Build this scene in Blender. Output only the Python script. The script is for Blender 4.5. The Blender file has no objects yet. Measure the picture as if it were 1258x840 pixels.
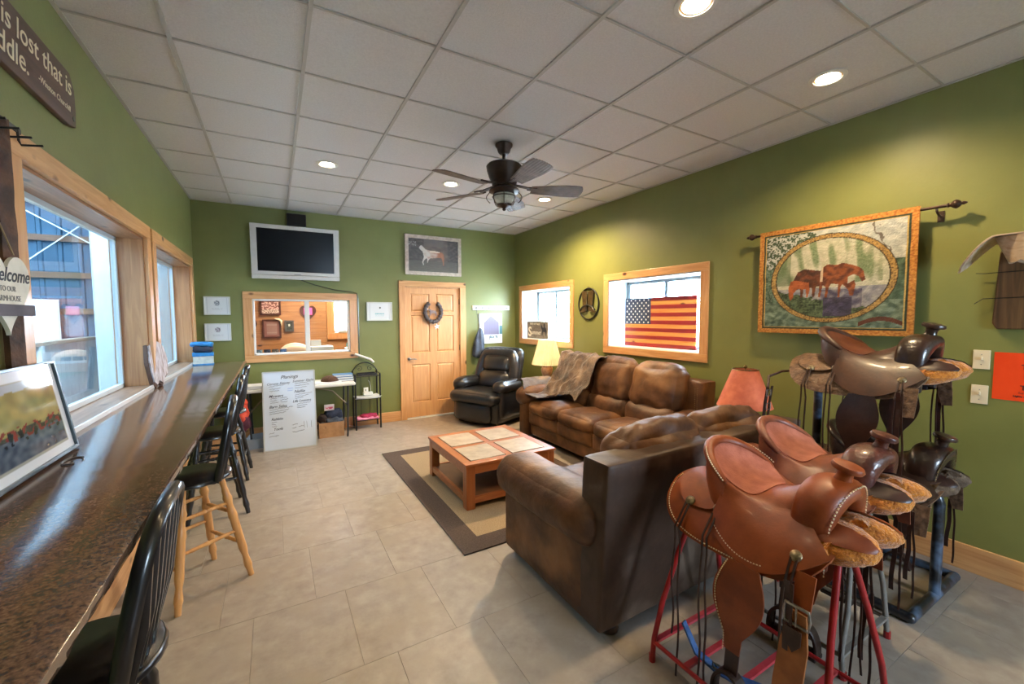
import bpy, bmesh, math, random
from mathutils import Vector, Matrix, noise
random.seed(7)
PI = math.pi
SC = bpy.context.scene
COL = SC.collection

# ------------------------------------------------------------------ camera
CAMZ = 1.604
yaw, pitch, roll = 0.5208, -0.0605, -0.0045
_f = Vector((math.sin(yaw)*math.cos(pitch), math.cos(yaw)*math.cos(pitch), math.sin(pitch)))
_r = Vector((math.cos(yaw), -math.sin(yaw), 0))
_u = _r.cross(_f)
_r2 = _r*math.cos(roll)+_u*math.sin(roll)
_u2 = -_r*math.sin(roll)+_u*math.cos(roll)
cam = bpy.data.objects.new('camera', bpy.data.cameras.new('camera'))
COL.objects.link(cam)
cam.matrix_world = Matrix(((_r2.x, _u2.x, -_f.x, 0), (_r2.y, _u2.y, -_f.y, 0), (_r2.z, _u2.z, -_f.z, CAMZ), (0, 0, 0, 1)))
cam.data.sensor_width = 36
cam.data.lens = 507.65*36/1258
cam.data.clip_start = 0.02
SC.camera = cam

# ------------------------------------------------------------------ world, exposure
W = bpy.data.worlds.new('sky'); SC.world = W; W.use_nodes = True
nt = W.node_tree; nt.nodes.clear()
out = nt.nodes.new('ShaderNodeOutputWorld'); bg = nt.nodes.new('ShaderNodeBackground')
bg.inputs[0].default_value = (0.62, 0.80, 1.0, 1); bg.inputs[1].default_value = 21.0
nt.links.new(bg.outputs[0], out.inputs[0])
SC.view_settings.view_transform = 'Standard'
SC.view_settings.look = 'None'
SC.view_settings.gamma = 1
SC.view_settings.use_curve_mapping = False
SC.view_settings.exposure = 1.92
SC.cycles.use_denoising = True
SC.cycles.max_bounces = 8
SC.cycles.diffuse_bounces = 4
SC.cycles.glossy_bounces = 4
SC.cycles.transparent_max_bounces = 12
SC.cycles.caustics_reflective = False
SC.cycles.caustics_refractive = False
SC.cycles.sample_clamp_indirect = 4

XL, XR, YB, ZC = -0.844, 3.734, 6.392, 3.053
YF = -2.6                       # wall behind the camera

def area(name, loc, rot, sx, sy, power, color, portal=False):
    d = bpy.data.lights.new(name, 'AREA'); d.shape = 'RECTANGLE'; d.size = sx; d.size_y = sy
    d.energy = power; d.color = color
    if portal: d.cycles.is_portal = True
    o = bpy.data.objects.new(name, d); o.location = loc; o.rotation_euler = rot; COL.objects.link(o); return o
# daylight portals in the window openings (sampling guides for the sky only)
area('window_portal', (4.16, 3.33, 1.64), (0, PI/2, 0), 0.95, 1.4, 1, (1, 1, 1), True)
area('window_portal', (4.16, 5.46, 1.64), (0, PI/2, 0), 0.95, 1.4, 1, (1, 1, 1), True)
area('window_portal', (2.4, YF-0.1, 1.55), (PI/2, 0, 0), 1.05, 0.95, 1, (1, 1, 1), True)

def can_light(x, y, power=34):
    d = bpy.data.lights.new('ceiling_lamp', 'SPOT'); d.energy = power; d.color = (1.0, 0.72, 0.40)
    d.spot_size = math.radians(156); d.spot_blend = 0.75; d.shadow_soft_size = 0.05
    o = bpy.data.objects.new('ceiling_lamp', d); o.location = (x, y, ZC-0.035); COL.objects.link(o)
CANS = [(0.483, 4.344), (1.719, 4.32), (2.951, 4.321), (2.986, 1.308), (1.751, 1.318), (0.483, 1.31)]
for c in CANS: can_light(*c, (95 if c[1] > 2 else 36) if c[0] > 2.5 else (9 if c[1] < 2 else 17))
for c in [(0.483, -1.4), (1.75, -1.4), (2.98, -1.4)]: can_light(*c, 4)
# added fill lights that brighten the office and riding hall
area('office_fill_light', (0.8, 7.5, 2.55), (0, 0, 0), 1.2, 1.0, 24, (1.0, 0.86, 0.68))
area('hall_fill_light', (-3.6, 5.0, 4.9), (0, 0, 0), 2.0, 7.0, 270, (0.66, 0.84, 1.0))

# ------------------------------------------------------------------ materials
def lin(c):
    return tuple(((v/255)/12.92 if v/255 <= 0.04045 else (((v/255)+0.055)/1.055)**2.4) for v in c)
MATS = {}
def mat(name, c1, c2=None, rough=0.5, metal=0, scale=8, detail=4, bump=0, bscale=None, stretch=None,
        spec=0.5, coat=0, rvar=0, contrast=(0.35, 0.65), emit=None, trans=0, sheen=0, rand=0, c3=None, s3=3):
    if name in MATS: return MATS[name]
    m = bpy.data.materials.new(name); m.use_nodes = True; MATS[name] = m
    N, L = m.node_tree.nodes, m.node_tree.links
    b = N['Principled BSDF']
    b.inputs['Roughness'].default_value = rough; b.inputs['Metallic'].default_value = metal
    b.inputs['Specular IOR Level'].default_value = spec
    b.inputs['Coat Weight'].default_value = coat; b.inputs['Coat Roughness'].default_value = 0.12
    b.inputs['Sheen Weight'].default_value = sheen
    if trans: b.inputs['Transmission Weight'].default_value = trans
    a = lin(c1); b.inputs['Base Color'].default_value = (*a, 1)
    tc = N.new('ShaderNodeTexCoord'); mp = N.new('ShaderNodeMapping')
    L.new(tc.outputs['Object'], mp.inputs['Vector'])
    if stretch: mp.inputs['Scale'].default_value = stretch
    col = None
    if rand:
        oi = N.new('ShaderNodeObjectInfo')
        ad = N.new('ShaderNodeVectorMath'); ad.operation = 'ADD'
        ml = N.new('ShaderNodeMath'); ml.operation = 'MULTIPLY'; ml.inputs[1].default_value = 37
        L.new(oi.outputs['Random'], ml.inputs[0]); L.new(mp.outputs[0], ad.inputs[0]); L.new(ml.outputs[0], ad.inputs[1])
        vec = ad.outputs[0]
    else: vec = mp.outputs[0]
    if c2:
        n = N.new('ShaderNodeTexNoise'); n.inputs['Scale'].default_value = scale; n.inputs['Detail'].default_value = detail
        n.inputs['Roughness'].default_value = 0.6
        L.new(vec, n.inputs['Vector'])
        r = N.new('ShaderNodeValToRGB'); r.color_ramp.elements[0].position = contrast[0]; r.color_ramp.elements[1].position = contrast[1]
        r.color_ramp.elements[0].color = (*a, 1); r.color_ramp.elements[1].color = (*lin(c2), 1)
        L.new(n.outputs['Fac'], r.inputs[0]); col = r.outputs[0]
        if c3:
            n3 = N.new('ShaderNodeTexNoise'); n3.inputs['Scale'].default_value = s3; n3.inputs['Detail'].default_value = 3
            L.new(vec, n3.inputs['Vector'])
            r3 = N.new('ShaderNodeValToRGB'); r3.color_ramp.elements[0].position = 0.48; r3.color_ramp.elements[1].position = 0.68
            L.new(n3.outputs['Fac'], r3.inputs[0])
            mx = N.new('ShaderNodeMix'); mx.data_type = 'RGBA'; mx.inputs['B'].default_value = (*lin(c3), 1)
            L.new(r3.outputs[0], mx.inputs['Factor']); L.new(col, mx.inputs['A']); col = mx.outputs['Result']
        if rvar:
            mr = N.new('ShaderNodeMapRange'); mr.inputs['To Min'].default_value = rough-rvar; mr.inputs['To Max'].default_value = rough+rvar
            L.new(n.outputs['Fac'], mr.inputs[0]); L.new(mr.outputs[0], b.inputs['Roughness'])
    if rand and col:
        hs = N.new('ShaderNodeHueSaturation'); mr2 = N.new('ShaderNodeMapRange')
        mr2.inputs['To Min'].default_value = 1-rand; mr2.inputs['To Max'].default_value = 1+rand
        L.new(oi.outputs['Random'], mr2.inputs[0]); L.new(mr2.outputs[0], hs.inputs['Value']); L.new(col, hs.inputs['Color']); col = hs.outputs[0]
    if col: L.new(col, b.inputs['Base Color'])
    if bump:
        n2 = N.new('ShaderNodeTexNoise'); n2.inputs['Scale'].default_value = bscale or scale*4; n2.inputs['Detail'].default_value = 5
        L.new(vec, n2.inputs['Vector'])
        bp = N.new('ShaderNodeBump'); bp.inputs['Strength'].default_value = bump; bp.inputs['Distance'].default_value = 0.01
        L.new(n2.outputs['Fac'], bp.inputs['Height']); L.new(bp.outputs[0], b.inputs['Normal'])
    if emit:
        b.inputs['Emission Color'].default_value = (*emit[:3], 1); b.inputs['Emission Strength'].default_value = emit[3]
    return m

def wood(name, c1, c2, knot=(70, 35, 15), rough=0.4, axis=0, scale=1.0, coat=0.15, knots=True):
    """grain runs along the given object axis"""
    if name in MATS: return MATS[name]
    m = bpy.data.materials.new(name); m.use_nodes = True; MATS[name] = m
    N, L = m.node_tree.nodes, m.node_tree.links
    b = N['Principled BSDF']; b.inputs['Roughness'].default_value = rough; b.inputs['Coat Weight'].default_value = coat
    b.inputs['Coat Roughness'].default_value = 0.2
    tc = N.new('ShaderNodeTexCoord'); mp = N.new('ShaderNodeMapping')
    s = [14*scale]*3; s[axis] = 0.9*scale; mp.inputs['Scale'].default_value = s
    oi = N.new('ShaderNodeObjectInfo'); ml = N.new('ShaderNodeMath'); ml.operation = 'MULTIPLY'; ml.inputs[1].default_value = 53
    ad = N.new('ShaderNodeVectorMath'); ad.operation = 'ADD'
    L.new(tc.outputs['Object'], ad.inputs[0]); L.new(oi.outputs['Random'], ml.inputs[0]); L.new(ml.outputs[0], ad.inputs[1])
    L.new(ad.outputs[0], mp.inputs['Vector'])
    n = N.new('ShaderNodeTexNoise'); n.inputs['Scale'].default_value = 2.2; n.inputs['Detail'].default_value = 6; n.inputs['Distortion'].default_value = 1.2
    L.new(mp.outputs[0], n.inputs['Vector'])
    r = N.new('ShaderNodeValToRGB'); r.color_ramp.elements[0].position = 0.3; r.color_ramp.elements[1].position = 0.7
    r.color_ramp.elements[0].color = (*lin(c1), 1); r.color_ramp.elements[1].color = (*lin(c2), 1)
    L.new(n.outputs['Fac'], r.inputs[0]); col = r.outputs[0]
    if knots:
        mp2 = N.new('ShaderNodeMapping'); s2 = [7]*3; s2[axis] = 4; mp2.inputs['Scale'].default_value = s2
        L.new(ad.outputs[0], mp2.inputs['Vector'])
        v = N.new('ShaderNodeTexVoronoi'); v.inputs['Scale'].default_value = 0.8; L.new(mp2.outputs[0], v.inputs['Vector'])
        r2 = N.new('ShaderNodeValToRGB'); r2.color_ramp.elements[0].position = 0.07; r2.color_ramp.elements[1].position = 0.15
        r2.color_ramp.elements[0].color = (1, 1, 1, 1); r2.color_ramp.elements[1].color = (0, 0, 0, 1)
        L.new(v.outputs['Distance'], r2.inputs[0])
        mx = N.new('ShaderNodeMix'); mx.data_type = 'RGBA'; mx.inputs['B'].default_value = (*lin(knot), 1)
        L.new(r2.outputs[0], mx.inputs['Factor']); L.new(col, mx.inputs['A']); col = mx.outputs['Result']
    L.new(col, b.inputs['Base Color'])
    bp = N.new('ShaderNodeBump'); bp.inputs['Strength'].default_value = 0.12; bp.inputs['Distance'].default_value = 0.005
    L.new(n.outputs['Fac'], bp.inputs['Height']); L.new(bp.outputs[0], b.inputs['Normal'])
    return m

def glass_mat(name, tint=(1, 1, 1), refl=1.0):
    if name in MATS: return MATS[name]
    m = bpy.data.materials.new(name); m.use_nodes = True; MATS[name] = m
    N, L = m.node_tree.nodes, m.node_tree.links; N.clear()
    o = N.new('ShaderNodeOutputMaterial'); t = N.new('ShaderNodeBsdfTransparent'); g = N.new('ShaderNodeBsdfGlossy')
    t.inputs[0].default_value = (*tint, 1); g.inputs['Roughness'].default_value = 0.01
    lw = N.new('ShaderNodeLayerWeight'); lw.inputs[0].default_value = 0.5
    pw = N.new('ShaderNodeMath'); pw.operation = 'POWER'; pw.inputs[1].default_value = 5
    ml = N.new('ShaderNodeMath'); ml.operation = 'MULTIPLY_ADD'; ml.inputs[1].default_value = 0.96*refl; ml.inputs[2].default_value = 0.04*refl
    mx = N.new('ShaderNodeMixShader')
    L.new(lw.outputs['Facing'], pw.inputs[0]); L.new(pw.outputs[0], ml.inputs[0]); L.new(ml.outputs[0], mx.inputs[0]); L.new(t.outputs[0], mx.inputs[1]); L.new(g.outputs[0], mx.inputs[2])
    L.new(mx.outputs[0], o.inputs[0]); return m

def emit_mat(name, color, strength):
    if name in MATS: return MATS[name]
    m = bpy.data.materials.new(name); m.use_nodes = True; MATS[name] = m
    N, L = m.node_tree.nodes, m.node_tree.links; N.clear()
    o = N.new('ShaderNodeOutputMaterial'); e = N.new('ShaderNodeEmission')
    e.inputs[0].default_value = (*color, 1); e.inputs[1].default_value = strength; L.new(e.outputs[0], o.inputs[0]); return m

def print_mat(name='printed_surface', rough=0.5, bump=0):
    if name in MATS: return MATS[name]
    m = bpy.data.materials.new(name); m.use_nodes = True; MATS[name] = m
    N, L = m.node_tree.nodes, m.node_tree.links
    b = N['Principled BSDF']; b.inputs['Roughness'].default_value = rough
    a = N.new('ShaderNodeAttribute'); a.attribute_name = 'Col'; L.new(a.outputs['Color'], b.inputs['Base Color'])
    if bump:
        tc = N.new('ShaderNodeTexCoord'); n = N.new('ShaderNodeTexNoise'); n.inputs['Scale'].default_value = 60
        L.new(tc.outputs['Object'], n.inputs['Vector'])
        bp = N.new('ShaderNodeBump'); bp.inputs['Strength'].default_value = bump; bp.inputs['Distance'].default_value = 0.008
        L.new(n.outputs['Fac'], bp.inputs['Height']); L.new(bp.outputs[0], b.inputs['Normal'])
    return m

M_green = mat('green_wall_paint', (122, 126, 72), (117, 121, 68), rough=0.42, scale=3, bump=0.06, bscale=60, spec=0.4)
M_tile = mat('ceiling_tile_white', (224, 223, 224), (214, 213, 214), rough=0.85, scale=90, bump=0.25, bscale=160, rand=0.02)
M_grid = mat('ceiling_grid_shaded', (188, 186, 183), rough=0.5)  # greyer than the tiles to paint in the grid's shadow lines
M_floor = mat('vinyl_stone_tile', (170, 160, 149), (146, 135, 124), rough=0.36, scale=11, detail=10, bump=0.10, bscale=24, contrast=(0.30, 0.70), rand=0.015, rvar=0.06,
              c3=(158, 146, 132), s3=5, spec=0.45)
M_sub = mat('floor_joint', (148, 136, 122), rough=0.7)
M_pineX = wood('pine_trim_grain_x', (214, 164, 110), (190, 134, 82), axis=0)
M_pineY = wood('pine_trim_grain_y', (214, 164, 110), (190, 134, 82), axis=1)
M_pineZ = wood('pine_trim_grain_z', (214, 164, 110), (190, 134, 82), axis=2)
M_jamb = wood('pine_reveal', (190, 138, 92), (160, 108, 68), axis=2)
M_door = wood('pine_door', (216, 166, 114), (198, 144, 94), axis=2, knots=False)
M_black = mat('black_paint', (18, 18, 20), (26, 26, 28), rough=0.28, scale=20, coat=0.3)
M_blackm = mat('black_metal', (26, 28, 30), (40, 42, 44), rough=0.4, scale=20, metal=0.3)
M_white = mat('white_paint', (228, 230, 228), rough=0.4)
M_whitepl = mat('white_plastic', (222, 222, 218), (210, 210, 206), rough=0.45, scale=6)
M_paper = mat('white_paper', (226, 230, 232), rough=0.6)
M_ink = mat('black_ink', (28, 30, 40), rough=0.6)
M_brass = mat('aged_brass', (150, 130, 90), (105, 85, 55), rough=0.35, metal=0.9, scale=40)
M_steel = mat('brushed_steel', (170, 168, 165), (130, 128, 125), rough=0.3, metal=1, scale=60)
M_glass = glass_mat('window_glass')
M_glassL = glass_mat('hall_window_glass', (0.86, 0.93, 0.97), 1.0)

# ------------------------------------------------------------------ geometry helpers
class MB:
    def __init__(s): s.v = []; s.f = []
    def add(s, vs, fs, M=None):
        k = len(s.v)
        s.v += [tuple(M @ Vector(p)) if M else tuple(p) for p in vs]
        s.f += [tuple(i+k for i in f) for f in fs]; return s
    def box(s, a, b, M=None):
        x0, y0, z0 = a; x1, y1, z1 = b
        return s.add([(x0,y0,z0),(x1,y0,z0),(x1,y1,z0),(x0,y1,z0),(x0,y0,z1),(x1,y0,z1),(x1,y1,z1),(x0,y1,z1)],
                     [(0,3,2,1),(4,5,6,7),(0,1,5,4),(1,2,6,5),(2,3,7,6),(3,0,4,7)], M)
    def bar(s, p, q, w, h=None, up=(0,0,1)):
        p = Vector(p); q = Vector(q); d = (q-p).normalized(); u = Vector(up)
        a = d.cross(u)
        if a.length < 1e-4: a = d.cross(Vector((0,1,0)))
        a.normalize(); c = a.cross(d); h = h or w
        vs = [tuple(o+a*sa*w/2+c*sc*h/2) for o in (p, q) for sa, sc in ((-1,-1),(1,-1),(1,1),(-1,1))]
        return s.add(vs, [(0,3,2,1),(4,5,6,7),(0,1,5,4),(1,2,6,5),(2,3,7,6),(3,0,4,7)])
    def tube(s, pts, r, n=8, closed=False, flat=None):
        pts = [Vector(p) for p in pts]; m = len(pts)
        rs = r if isinstance(r, (list, tuple)) else [r]*m
        T = []
        for i in range(m):
            a = pts[(i-1) % m] if (closed or i > 0) else pts[i]; b = pts[(i+1) % m] if (closed or i < m-1) else pts[i]
            T.append((b-a).normalized() if (b-a).length > 1e-9 else Vector((0,0,1)))
        ref = Vector((0,0,1)) if abs(T[0].z) < 0.9 else Vector((1,0,0))
        nrm = T[0].cross(ref).normalized(); vs = []
        for i in range(m):
            nrm = (nrm - T[i]*nrm.dot(T[i])).normalized(); bn = T[i].cross(nrm)
            for k in range(n):
                a = 2*PI*k/n; fx = 1 if not flat else flat
                vs.append(tuple(pts[i]+(nrm*math.cos(a)+bn*math.sin(a)*fx)*rs[i]))
        fs = []
        for i in range(m if closed else m-1):
            j = (i+1) % m
            for k in range(n): fs.append((i*n+k, i*n+(k+1) % n, j*n+(k+1) % n, j*n+k))
        if not closed: fs += [tuple(range(n-1, -1, -1)), tuple(range((m-1)*n, m*n))]
        return s.add(vs, fs)
    def lathe(s, prof, n=20, M=None, sx=1, sy=1, flute=None):
        vs = []; m = len(prof)
        for r, z in prof:
            for k in range(n):
                a = 2*PI*k/n; q = r*(1+(flute*(k % 2) if flute else 0)); vs.append((q*math.cos(a)*sx, q*math.sin(a)*sy, z))
        fs = [(i*n+k, i*n+(k+1) % n, (i+1)*n+(k+1) % n, (i+1)*n+k) for i in range(m-1) for k in range(n)]
        if prof[0][0] > 1e-4: fs.append(tuple(range(n-1, -1, -1)))
        if prof[-1][0] > 1e-4: fs.append(tuple(range((m-1)*n, m*n)))
        return s.add(vs, fs, M)
    def open_lathe(s, prof, n=20, M=None, flute=0, th=0.002):
        vs = []; pr = prof+[(r-th, z) for r, z in reversed(prof)]; m = len(pr)
        for r, z in pr:
            for k in range(n):
                a = 2*PI*k/n; q = r*(1+flute*(k % 2)); vs.append((q*math.cos(a), q*math.sin(a), z))
        fs = [(i*n+k, i*n+(k+1) % n, ((i+1) % m)*n+(k+1) % n, ((i+1) % m)*n+k) for i in range(m) for k in range(n)]
        return s.add(vs, fs, M)
    def grid(s, fn, nu, nv, M=None, flip=False):
        vs = [tuple(fn(i/nu, j/nv)) for i in range(nu+1) for j in range(nv+1)]; w = nv+1
        fs = [((i*w+j, (i+1)*w+j, (i+1)*w+j+1, i*w+j+1) if not flip else (i*w+j, i*w+j+1, (i+1)*w+j+1, (i+1)*w+j)) for i in range(nu) for j in range(nv)]
        return s.add(vs, fs, M)
    def shell(s, fn, nu, nv, th, M=None):
        """grid with thickness: fn gives the outer point; inner offset along the normal"""
        P = [[Vector(fn(i/nu, j/nv)) for j in range(nv+1)] for i in range(nu+1)]
        Q = []
        for i in range(nu+1):
            row = []
            for j in range(nv+1):
                a = P[min(i+1, nu)][j]-P[max(i-1, 0)][j]; b = P[i][min(j+1, nv)]-P[i][max(j-1, 0)]
                n = a.cross(b)
                n = n.normalized() if n.length > 1e-12 else Vector((0,0,1))
                row.append(P[i][j]-n*th)
            Q.append(row)
        w = nv+1; K = (nu+1)*w
        vs = [tuple(p) for r in P for p in r]+[tuple(p) for r in Q for p in r]; fs = []
        for i in range(nu):
            for j in range(nv):
                a, b, c, d = i*w+j, (i+1)*w+j, (i+1)*w+j+1, i*w+j+1
                fs += [(a, b, c, d), (K+d, K+c, K+b, K+a)]
        for i in range(nu):
            fs += [(i*w, K+i*w, K+(i+1)*w, (i+1)*w), ((i+1)*w+nv, K+(i+1)*w+nv, K+i*w+nv, i*w+nv)]
        for j in range(nv):
            fs += [(j+1, K+j+1, K+j, j), (nu*w+j, K+nu*w+j, K+nu*w+j+1, nu*w+j+1)]
        return s.add(vs, fs, M)
    def prism(s, pts, z0, z1, M=None):
        n = len(pts)
        return s.add([(x, y, z0) for x, y in pts]+[(x, y, z1) for x, y in pts],
                     [tuple(range(n-1, -1, -1)), tuple(range(n, 2*n))]+[(i, (i+1) % n, n+(i+1) % n, n+i) for i in range(n)], M)
    def sphere(s, c, r, nu=10, nv=14, M=None):
        r = r if isinstance(r, (tuple, list)) else (r, r, r)
        prof = []
        vs = []; fs = []
        for i in range(nu+1):
            t = PI*i/nu
            for k in range(nv):
                a = 2*PI*k/nv
                vs.append((c[0]+r[0]*math.sin(t)*math.cos(a), c[1]+r[1]*math.sin(t)*math.sin(a), c[2]-r[2]*math.cos(t)))
        fs = [(i*nv+k, i*nv+(k+1) % nv, (i+1)*nv+(k+1) % nv, (i+1)*nv+k) for i in range(nu) for k in range(nv)]
        return s.add(vs, fs, M)
    def cushion(s, size, c=(0,0,0), r=0.06, puff=0.02, n=10, amp=0.006, freq=5, M=None, seed=0, shape=None, sag=0):
        hx, hy, hz = [q/2 for q in size]; r = min(r, hx, hy, hz)
        def P(p):
            q = Vector([math.sin(t*PI/2) if abs(t) < 1 else t for t in p])
            w = Vector((q.x*hx, q.y*hy, q.z*hz))
            core = Vector((max(-hx+r, min(hx-r, w.x)), max(-hy+r, min(hy-r, w.y)), max(-hz+r, min(hz-r, w.z))))
            d = w-core
            d = d.normalized() if d.length > 1e-9 else Vector((0,0,1))
            o = core+d*r
            cr = [1-abs(q[i])**2.5 for i in range(3)]
            o += Vector((d.x*cr[1]*cr[2], d.y*cr[0]*cr[2], d.z*cr[0]*cr[1]))*puff
            nn = noise.noise(o*freq+Vector((seed, seed*1.7, 0)))+0.5*noise.noise(o*freq*2.3+Vector((seed, 3, seed)))
            o += d*nn*amp
            if shape: o = shape(o)
            return (o.x+c[0], o.y+c[1], o.z+c[2])
        faces = [lambda a, b: (a, b, 1), lambda a, b: (b, a, -1), lambda a, b: (1, a, b), lambda a, b: (-1, b, a), lambda a, b: (b, 1, a), lambda a, b: (a, -1, b)]
        for g in faces: s.grid(lambda u, v: P(g(2*u-1, 2*v-1)), n, n, M)
        return s

def build(name, mb, m, parent=None, bev=0, smooth=False, weld=False, sub=0, loc=None, rot=None, seg=2):
    me = bpy.data.meshes.new(name); me.from_pydata(mb.v, [], mb.f); me.materials.append(m)
    bm = bmesh.new(); bm.from_mesh(me)
    if weld: bmesh.ops.remove_doubles(bm, verts=bm.verts, dist=2e-5)
    if not isinstance(mb, Flat): bmesh.ops.recalc_face_normals(bm, faces=bm.faces)
    bm.to_mesh(me); bm.free()
    if smooth: me.shade_smooth(); me.set_sharp_from_angle(angle=math.radians(50))
    o = bpy.data.objects.new(name, me); COL.objects.link(o)
    if parent: o.parent = parent
    if loc: o.location = loc
    if rot: o.rotation_euler = rot
    if bev:
        b = o.modifiers.new('bevel', 'BEVEL'); b.width = bev; b.segments = seg; b.limit_method = 'ANGLE'; b.angle_limit = math.radians(35)
    if sub:
        q = o.modifiers.new('sub', 'SUBSURF'); q.levels = sub; q.render_levels = sub
    return o
class Flat(MB): pass

def thing(name, label, cat, loc=(0,0,0), rotz=0, group=None):
    o = bpy.data.objects.new(name, None); COL.objects.link(o); o.empty_display_size = 0.1
    o.location = loc; o.rotation_euler = (0, 0, rotz); o['label'] = label; o['category'] = cat
    if group: o['group'] = group
    return o
def tag(o, label, cat, group=None, kind=None):
    o['label'] = label; o['category'] = cat
    if group: o['group'] = group
    if kind: o['kind'] = kind
    return o
def struct(o): o['kind'] = 'structure'; return o
def dup(root, loc, rotz, label=None):
    r = root.copy(); COL.objects.link(r); r.location = loc; r.rotation_euler = (0, 0, rotz)
    if label: r['label'] = label
    for ch in list(root.children):
        c = ch.copy(); COL.objects.link(c); c.parent = r
        for g in list(ch.children):
            d = g.copy(); COL.objects.link(d); d.parent = c
    return r
def RM(axis, deg): return Matrix.Rotation(math.radians(deg), 4, axis)
def TM(x, y, z): return Matrix.Translation((x, y, z))

def lettering(parent, txt, M, size, m=None, shear=0, align='CENTER', bold=0, name='lettering', space=1):
    cu = bpy.data.curves.new('txt', 'FONT'); cu.body = txt; cu.size = size; cu.align_x = align; cu.align_y = 'CENTER'
    cu.extrude = 0.0006; cu.shear = shear; cu.offset = bold; cu.space_character = space; cu.resolution_u = 3
    t = bpy.data.objects.new('txt', cu); COL.objects.link(t)
    bpy.context.view_layer.update()
    me = bpy.data.meshes.new_from_object(t.evaluated_get(bpy.context.evaluated_depsgraph_get()))
    bpy.data.objects.remove(t); bpy.data.curves.remove(cu)
    me.transform(M); me.materials.clear(); me.materials.append(m or M_ink)
    o = bpy.data.objects.new(name, me); COL.objects.link(o)
    if parent: o.parent = parent
    return o
def face_mat(origin, xdir, ydir):
    x = Vector(xdir).normalized(); y = Vector(ydir).normalized(); z = x.cross(y)
    return Matrix(((x.x, y.x, z.x, origin[0]), (x.y, y.y, z.y, origin[1]), (x.z, y.z, z.z, origin[2]), (0,0,0,1)))

def picture(name, parent, M, w, h, nx, ny, fn, m=None, wave=0, dim=1.0):
    """flat print w x h in the local XY of M; fn(u,v)->sRGB tuple, v up"""
    me = bpy.data.meshes.new(name); vs = []; cols = []
    for j in range(ny+1):
        for i in range(nx+1):
            u = i/nx; v = j/ny
            z = wave*(noise.noise(Vector((u*w*14, v*h*14, 1)))) if wave else 0
            vs.append(tuple(M @ Vector(((u-.5)*w, (v-.5)*h, z)))); c = fn(u, v); cols += [*lin([max(0, min(255, q*dim)) for q in c]), 1]
    fs = [(j*(nx+1)+i, j*(nx+1)+i+1, (j+1)*(nx+1)+i+1, (j+1)*(nx+1)+i) for j in range(ny) for i in range(nx)]
    me.from_pydata(vs, [], fs)
    ca = me.color_attributes.new('Col', 'FLOAT_COLOR', 'POINT'); ca.data.foreach_set('color', cols)
    me.materials.append(m or print_mat())
    if wave: me.shade_smooth()
    o = bpy.data.objects.new(name, me); COL.objects.link(o)
    if parent: o.parent = parent
    return o
def inpoly(x, y, P):
    c = False; j = len(P)-1
    for i in range(len(P)):
        if (P[i][1] > y) != (P[j][1] > y) and x < (P[j][0]-P[i][0])*(y-P[i][1])/(P[j][1]-P[i][1])+P[i][0]: c = not c
        j = i
    return c
def nz(x, y, s, k=0): return noise.noise(Vector((x*s, y*s, k)))
def mixc(a, b, t):
    t = max(0, min(1, t)); return tuple(a[i]+(b[i]-a[i])*t for i in range(3))

def B(*bx):
    m = MB()
    for b in bx: m.box(b[:3], b[3:])
    return m

# ================================================================== ROOM SHELL
# floor: sub floor + stone look tiles, row offset by a third
fl = struct(build('floor', B((XL-0.2, YF-0.2, -0.06, XR+0.2, YB+0.2, -0.0035)), M_sub))
TW, TD, GAP = 0.457, 0.6096, 0.0010
tile_me = None
row0 = 2.53
def floor_tile(x0, x1, y0, y1):
    global tile_me
    full = abs((x1-x0)-TW) < 1e-4 and abs((y1-y0)-TD) < 1e-4
    if full and tile_me:
        o = bpy.data.objects.new('floor_tile', tile_me); COL.objects.link(o); o.parent = fl
    else:
        w, d = x1-x0-GAP, y1-y0-GAP
        mb = MB().box((-w/2, -d/2, -0.0035), (w/2, d/2, -0.0012))
        b = 0.0008; mb = MB()
        mb.add([(-w/2,-d/2,-.0035),(w/2,-d/2,-.0035),(w/2,d/2,-.0035),(-w/2,d/2,-.0035),
                (-w/2,-d/2,-.0012),(w/2,-d/2,-.0012),(w/2,d/2,-.0012),(-w/2,d/2,-.0012),
                (-w/2+b,-d/2+b,0),(w/2-b,-d/2+b,0),(w/2-b,d/2-b,0),(-w/2+b,d/2-b,0)],
               [(0,1,5,4),(1,2,6,5),(2,3,7,6),(3,0,4,7),(4,5,9,8),(5,6,10,9),(6,7,11,10),(7,4,8,11),(8,9,10,11)])
        o = build('floor_tile', mb, M_floor, fl)
        if full: tile_me = o.data
    o.location = ((x0+x1)/2, (y0+y1)/2, 0)
for r in range(-9, 8):
    y0 = row0+r*TD; y1 = y0+TD
    if y1 <= YF or y0 >= YB: continue
    off = 0.153-0.1535*r
    k0 = math.floor((XL-off)/TW)
    for k in range(k0, k0+13):
        x0 = off+k*TW; x1 = x0+TW
        a, b = max(x0, XL), min(x1, XR)
        if b-a < 0.01: continue
        floor_tile(a, b, max(y0, YF), min(y1, YB))

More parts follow.
